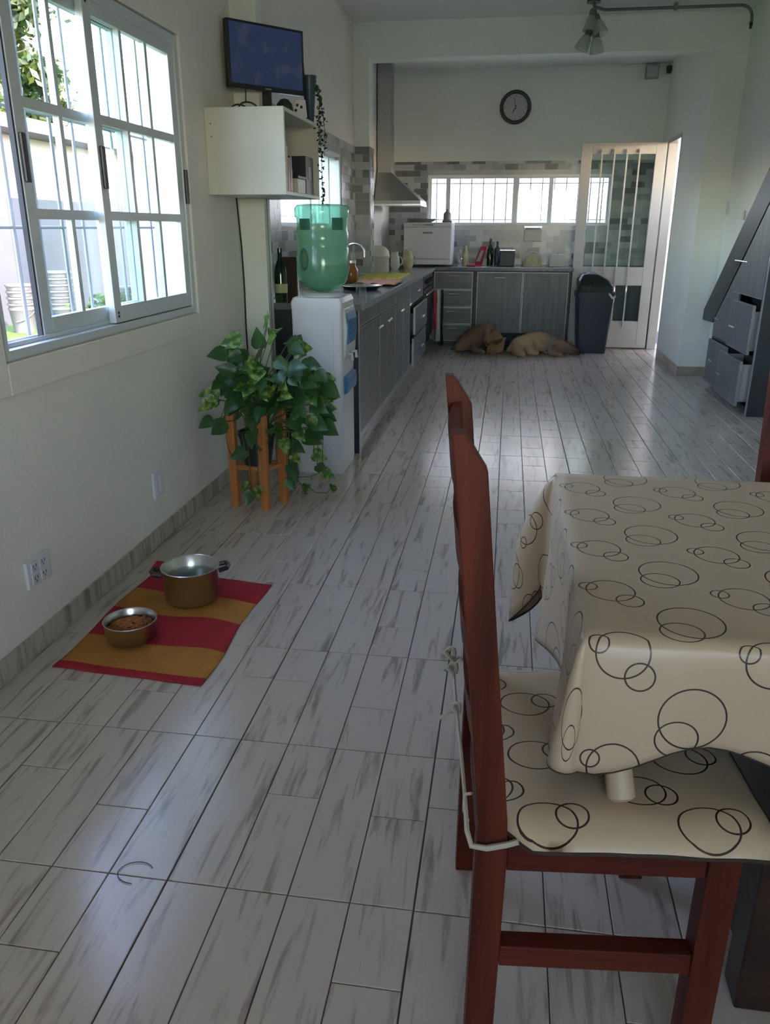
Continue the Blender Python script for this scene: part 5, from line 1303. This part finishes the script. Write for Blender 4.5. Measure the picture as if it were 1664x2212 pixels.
mb = MB(); mb.tube(tie, [0.0045] * 5 + [0.0035] * 7, 6); mb.obj('tie', MT['cord'], cu, smooth=True)
for (p, s_) in (((-0.031, 0.22, 0.517), 0.008), ((-0.036, 0.335, 0.526), 0.011), ((-0.040, 0.375, 0.535), 0.012)):
    mb = MB(); mb.tube([(p[0] + s_ * math.cos(a), p[1] + s_ * .9 * math.sin(a), p[2] + s_ * .6 * math.sin(2 * a)) for a in [2 * PI * k / 12 for k in range(12)]], 0.0045, 6, closed=True); mb.obj('knot', MT['cord'], cu, smooth=True)
mb = MB(); mb.tube([(-0.03, 0.22, 0.515), (-0.05, 0.215, 0.505), (-0.075, 0.2, 0.49)], [0.004, 0.003, 0.002], 5); mb.obj('tie_end', MT['cord'], cu, smooth=True)
mb = MB(); mb.tube([(-0.012, 0.02, 0.50), (-0.022, 0.03, 0.49), (-0.022, 0.03, 0.46), (-0.014, 0.03, 0.44)], 0.0025, 5); mb.obj('tie_end', MT['cord'], cu, smooth=True)

# ------------------------------------------------------------------ table and its cloth
TX0, TX1, TY0, TY1, TZ = 0.138, 1.75, 1.035, 1.845, 0.75
t = empty('dining_table', (TX0, TY0, 0), 'dark wooden dining table under the circle-print cloth', 'table')
mb = MB(); mb.box(0.006, TX1 - TX0 - 0.006, 0.006, TY1 - TY0 - 0.006, TZ - 0.032, TZ - 0.003); mb.obj('tabletop', MT['darkwood'], t, bevel=0.006)
for (x, y) in ((0.36, 0.10), (0.36, TY1 - TY0 - 0.10), (1.50, 0.10), (1.50, TY1 - TY0 - 0.10)):
    B('leg', x - 0.035, x + 0.035, y - 0.035, y + 0.035, 0, TZ - 0.032, MT['darkwood'], t, bevel=0.004)
B('end_board', 0.345, 0.375, 0.135, TY1 - TY0 - 0.135, 0.05, 0.62, MT['darkwood'], t)
B('apron', 0.395, 1.465, 0.085, 0.105, TZ - 0.12, TZ - 0.032, MT['darkwood'], t)

bm = bmesh.new(); uvl = bm.loops.layers.uv.new('UVMap')
flat = {}
def V(co, uv):
    v = bm.verts.new(co); flat[v] = uv; return v
NTX, NTY = 60, 30
top = [[None] * (NTY + 1) for _ in range(NTX + 1)]
zt_ = TZ
for i in range(NTX + 1):
    for j in range(NTY + 1):
        x = TX0 + (TX1 - TX0) * i / NTX; y = TY0 + (TY1 - TY0) * j / NTY
        z = zt_ + 0.0008 * mnoise.noise(Vector((x * 6, y * 6, 1)))
        top[i][j] = V((x, y, z), (x, y))
for i in range(NTX):
    for j in range(NTY): bm.faces.new((top[i][j], top[i + 1][j], top[i + 1][j + 1], top[i][j + 1]))
# perimeter walk: near edge right->left, left edge near->far, far edge left->right
per = [(top[i][0], (0, -1)) for i in range(NTX, -1, -1)] + [(top[0][j], (-1, 0)) for j in range(1, NTY + 1)] + [(top[i][NTY], (0, 1)) for i in range(1, NTX + 1)]
cols = []   # (vertex, outward dir, corner weight)
s = 0; prev = None
NC = 16
for (v, d) in per:
    isc = (v is top[0][0]) or (v is top[0][NTY])
    if not isc: cols.append((v, Vector((*d, 0)), 0, None))
    else:
        which = 0 if v is top[0][0] else 1
        a0 = -PI / 2 if which == 0 else PI; a1 = -PI if which == 0 else PI / 2
        for k in range(NC + 1):
            a = a0 + (a1 - a0) * k / NC
            cols.append((v, Vector((math.cos(a), math.sin(a), 0)), math.sin(PI * k / NC), (which, k)))
NR = 14
OV = 0.205
rows_ = []
hemline = []
for ci, (v, d, cw, which) in enumerate(cols):
    if which is not None: which, kk = which
    x, y = v.co.x, v.co.y
    # length of overhang; the corner of a rectangular cloth is longer
    amax = max(abs(d.x), abs(d.y)); L_ = OV / max(amax, 0.70)
    flare = 0.012
    rip = 0.0; ext = 0
    if which is None:
        if abs(d.y) > 0.5 and d.y < 0:      # near edge
            L_ = OV - 0.018 + 0.025 * math.cos((x - 0.138) * 16.0) + 0.004 * math.sin((x - .138) * 31); rip = 0.010 * math.sin((x - 0.138) * 21) + 0.012 * math.exp(-((x - TX0) / 0.04) ** 2)
        elif abs(d.x) > 0.5:                # left edge
            q = (y - TY0) / (TY1 - TY0)
            L_ = OV + 0.005 + 0.05 * min(1, q * 5) + 0.12 * q * q + 0.02 * math.sin(q * 9); rip = (0.022 * math.sin(q * 10 + 0.8) - 0.005) * min(1, q * 4) + 0.012 * (1 - min(1, q * 4))
        else: L_ = OV + 0.04 * math.exp(-((x - TX0) / 0.1) ** 2); rip = 0.008 * math.sin(x * 17)
    elif which == 0:
        L_ = OV + 0.007 - 0.004 * kk / NC; flare += 0.012 + 0.022 * cw; rip = 0
    else:
        L_ = OV + 0.05 + 0.16 * cw ** 1.2; flare += 0.10 * cw ** 1.5
        L_ = L_ + 0.04 * (1 - ci * 0)
    line = [v]
    for r in range(1, NR + 1):
        tt = r / NR; q = tt * L_
        o_ = 0.004 * min(1, r / 2) + (flare * (tt ** 0.8) + rip * tt)
        if which == 1: o_ = 0.004 + (flare * math.sin(min(1, tt * 1.35) * PI / 2)) + rip * tt
        dz = math.sqrt(max(q * q - o_ * o_, (q * 0.5) ** 2))
        co = (x + d.x * o_, y + d.y * o_, zt_ - dz)
        line.append(V(co, (x + d.x * q, y + d.y * q)))
    rows_.append(line); hemline.append(line[-1].co.copy())
for i in range(len(rows_) - 1):
    A_, B_ = rows_[i], rows_[i + 1]
    for r in range(NR):
        vs_ = []
        for vv in (A_[r], A_[r + 1], B_[r + 1], B_[r]):
            if vv not in vs_: vs_.append(vv)
        if len(vs_) >= 3: bm.faces.new(vs_)
for f_ in bm.faces:
    f_.smooth = True
    for lo in f_.loops: lo[uvl].uv = flat[lo.vert]
bmesh.ops.recalc_face_normals(bm, faces=bm.faces)
me = bpy.data.meshes.new('tablecloth'); bm.to_mesh(me); bm.free(); me.materials.append(MT['cloth'])
tc_ = bpy.data.objects.new('tablecloth', me); COL.objects.link(tc_)
md = tc_.modifiers.new('s', 'SOLIDIFY'); md.thickness = 0.0016; md.offset = 1
tag(tc_, 'beige tablecloth printed with dark interlocking circles on the dining table', 'tablecloth')
mb = MB(); mb.tube(hemline, 0.0022, 6); mb.obj('hem', MT['hem'], tc_, smooth=True)
mb = MB(); mb.tube([(0.192, 1.056, 0.60), (0.200, 1.050, 0.56), (0.206, 1.034, 0.520), (0.210, 1.020, 0.492), (0.211, 1.017, 0.487)], [0.014, 0.018, 0.021, 0.021, 0.014], 14); mb.obj('rolled_corner', MT['rollc'], tc_, smooth=True)

# ------------------------------------------------------------------ dogs
def skin_mesh(nodes, edges, radii, sub=2):
    me = bpy.data.meshes.new('tmp'); me.from_pydata(nodes, edges, [])
    o = bpy.data.objects.new('tmp', me); COL.objects.link(o)
    md = o.modifiers.new('skin', 'SKIN'); md.use_smooth_shade = True
    ss = o.modifiers.new('sub', 'SUBSURF'); ss.levels = sub; ss.render_levels = sub
    for i, v in enumerate(me.skin_vertices[0].data):
        r = radii[i]; v.radius = r if isinstance(r, tuple) else (r, r)
        v.use_root = (i == 0)
    dg = bpy.context.evaluated_depsgraph_get(); dg.update()
    ev = o.evaluated_get(dg); out = bpy.data.meshes.new_from_object(ev)
    bpy.data.objects.remove(o); bpy.data.meshes.remove(me)
    return out
def dog(loc, label, nodes, edges, radii, stops, ears, nose, seed, hairlen=0.018, nh=20000):
    t = empty('sleeping_dog', loc, label, 'dog')
    me = skin_mesh(nodes, edges, radii); m_ = coat('coat_%d' % seed, stops); me.materials.clear(); me.materials.append(m_)
    me.name = 'body'
    for v in me.vertices:
        v.co += v.normal * 0.006 * mnoise.noise(v.co * 18)
        if v.co.z < 0.004: v.co.z = 0.004
    o = bpy.data.objects.new('body', me); COL.objects.link(o); o.parent = t
    for p in me.polygons: p.use_smooth = True
    # coat of short hair
    rr = random.Random(seed); polys = [p for p in me.polygons]; areas = [p.area for p in polys]
    hb_ = MB()
    for p in rr.choices(polys, areas, k=nh):
        vs_ = [me.vertices[i].co for i in p.vertices]; a, b_ = rr.random(), rr.random()
        c = vs_[0] * (1 - a) * (1 - b_) + vs_[1] * a * (1 - b_) + vs_[2 % len(vs_)] * a * b_ + vs_[3 % len(vs_)] * (1 - a) * b_
        n_ = p.normal; g_ = Vector((rr.uniform(-.5, .5), rr.uniform(-.5, .5), -0.6)); d = (n_ * 0.55 + (g_ - n_ * g_.dot(n_)) * 0.8).normalized()
        L_ = hairlen * rr.uniform(0.5, 1.1); w_ = n_.cross(d).normalized() * 0.0016; tip = c + d * L_
        if tip.z < 0.003: tip.z = 0.003
        hb_.add([c - w_, c + w_, tip], [(0, 1, 2)])
    hb_.obj('fur', m_, t, kind='stuff')
    for (p, q, r2) in ears:
        mb = MB(); p = Vector(p); q = Vector(q); r2 = Vector(r2); n_ = (q - p).cross(r2 - p).normalized() * 0.004
        mb.add([p + n_, q + n_, r2 + n_, p - n_, q - n_, r2 - n_], [(0, 1, 2), (5, 4, 3), (0, 3, 4, 1), (1, 4, 5, 2), (2, 5, 3, 0)]); mb.obj('ear', m_, t)
    mb = MB(); mb.lathe([(0.0, -0.013), (0.012, -0.006), (0.014, 0.004), (0.0, 0.012)], 10, nose, cap0=False, cap1=False); mb.obj('nose', MT['black'], t, smooth=True)
    return t
# dog 1: curled up, head resting at lower left
N1 = [(0.06, 0.02, 0.14), (-0.04, 0.10, 0.17), (-0.15, 0.08, 0.165), (-0.24, -0.01, 0.125), (-0.285, -0.09, 0.085), (-0.325, -0.145, 0.065), (-0.36, -0.17, 0.042),
      (0.10, -0.07, 0.115), (0.05, -0.14, 0.055), (0.0, -0.19, 0.035), (0.055, -0.215, 0.022), (0.09, -0.215, 0.018),
      (-0.17, -0.07, 0.07), (-0.14, -0.18, 0.04), (-0.07, -0.22, 0.026), (-0.03, -0.225, 0.02),
      (0.125, -0.03, 0.07), (0.13, -0.12, 0.04), (0.07, -0.185, 0.03), (0.0, 0.03, 0.20)]
E1 = [(0, 1), (1, 2), (2, 3), (3, 4), (4, 5), (5, 6), (0, 7), (7, 8), (8, 9), (9, 10), (10, 11), (3, 12), (12, 13), (13, 14), (14, 15), (0, 16), (16, 17), (17, 18), (0, 19)]
R1 = [0.125, 0.13, 0.125, 0.095, 0.068, 0.05, 0.028, 0.085, 0.05, 0.032, 0.022, 0.018, 0.055, 0.032, 0.024, 0.02, 0.05, 0.035, 0.022, 0.11]
dog((-0.175, 9.05, 0), 'tan dog curled up asleep in front of the four-drawer cabinet', N1, E1, R1,
    [(0.0, (0.34, 0.22, 0.15)), (0.06, (0.58, 0.38, 0.235)), (0.13, (0.40, 0.24, 0.14)), (0.25, (0.66, 0.45, 0.28)), (1.0, (0.60, 0.42, 0.28))],
    [((-0.27, -0.06, 0.145), (-0.23, -0.10, 0.12), (-0.265, -0.13, 0.085)), ((-0.31, -0.06, 0.135), (-0.34, -0.09, 0.115), (-0.35, -0.11, 0.07))], (-0.395, -0.187, 0.042), 11)
# dog 2: stretched out, hind part left, head right on its forelegs
N2 = [(-0.24, 0.04, 0.12), (-0.12, 0.06, 0.135), (0.0, 0.04, 0.115), (0.11, 0.0, 0.095), (0.20, -0.05, 0.075), (0.275, -0.10, 0.06), (0.32, -0.13, 0.045), (0.365, -0.155, 0.034),
      (-0.30, -0.05, 0.09), (-0.325, -0.15, 0.05), (-0.29, -0.24, 0.04), (-0.26, -0.32, 0.025), (-0.245, -0.355, 0.02),
      (0.06, -0.09, 0.06), (0.06, -0.18, 0.035), (0.13, -0.245, 0.022), (0.175, -0.265, 0.018),
      (-0.20, -0.07, 0.07), (-0.15, -0.17, 0.035), (-0.08, -0.2, 0.022), (-0.36, 0.02, 0.06), (-0.42, -0.06, 0.03)]
E2 = [(0, 1), (1, 2), (2, 3), (3, 4), (4, 5), (5, 6), (6, 7), (0, 8), (8, 9), (9, 10), (10, 11), (11, 12), (3, 13), (13, 14), (14, 15), (15, 16), (0, 17), (17, 18), (18, 19), (0, 20), (20, 21)]
R2 = [0.11, 0.115, 0.10, 0.085, 0.062, 0.052, 0.036, 0.024, 0.085, 0.06, 0.04, 0.028, 0.024, 0.055, 0.034, 0.024, 0.02, 0.06, 0.036, 0.024, 0.04, 0.018]
dog((0.455, 9.0, 0), 'golden and grey-brown dog stretched out asleep beside the dark bin', N2, E2, R2,
    [(0.0, (0.70, 0.50, 0.31)), (0.05, (0.64, 0.44, 0.28)), (0.12, (0.42, 0.34, 0.27)), (0.24, (0.46, 0.28, 0.20)), (0.36, (0.24, 0.17, 0.13)), (0.44, (0.035, 0.032, 0.032))],
    [((0.23, -0.04, 0.125), (0.27, -0.02, 0.115), (0.225, 0.0, 0.19)), ((0.255, -0.10, 0.115), (0.29, -0.08, 0.105), (0.27, -0.07, 0.175))], (0.395, -0.168, 0.035), 12)
mb = MB(); mb.lathe([(0.24, 0), (0.27, 0.04), (0.26, 0.13), (0.22, 0.17), (0.0, 0.16)], 28, sy=0.42, cap1=False); cu2 = mb.obj('dog_cushion', MT['darkcush'], smooth=True, loc=(0.13, 9.275, 0))
tag(cu2, 'dark padded dog cushion against the cabinet behind the two dogs', 'cushion')
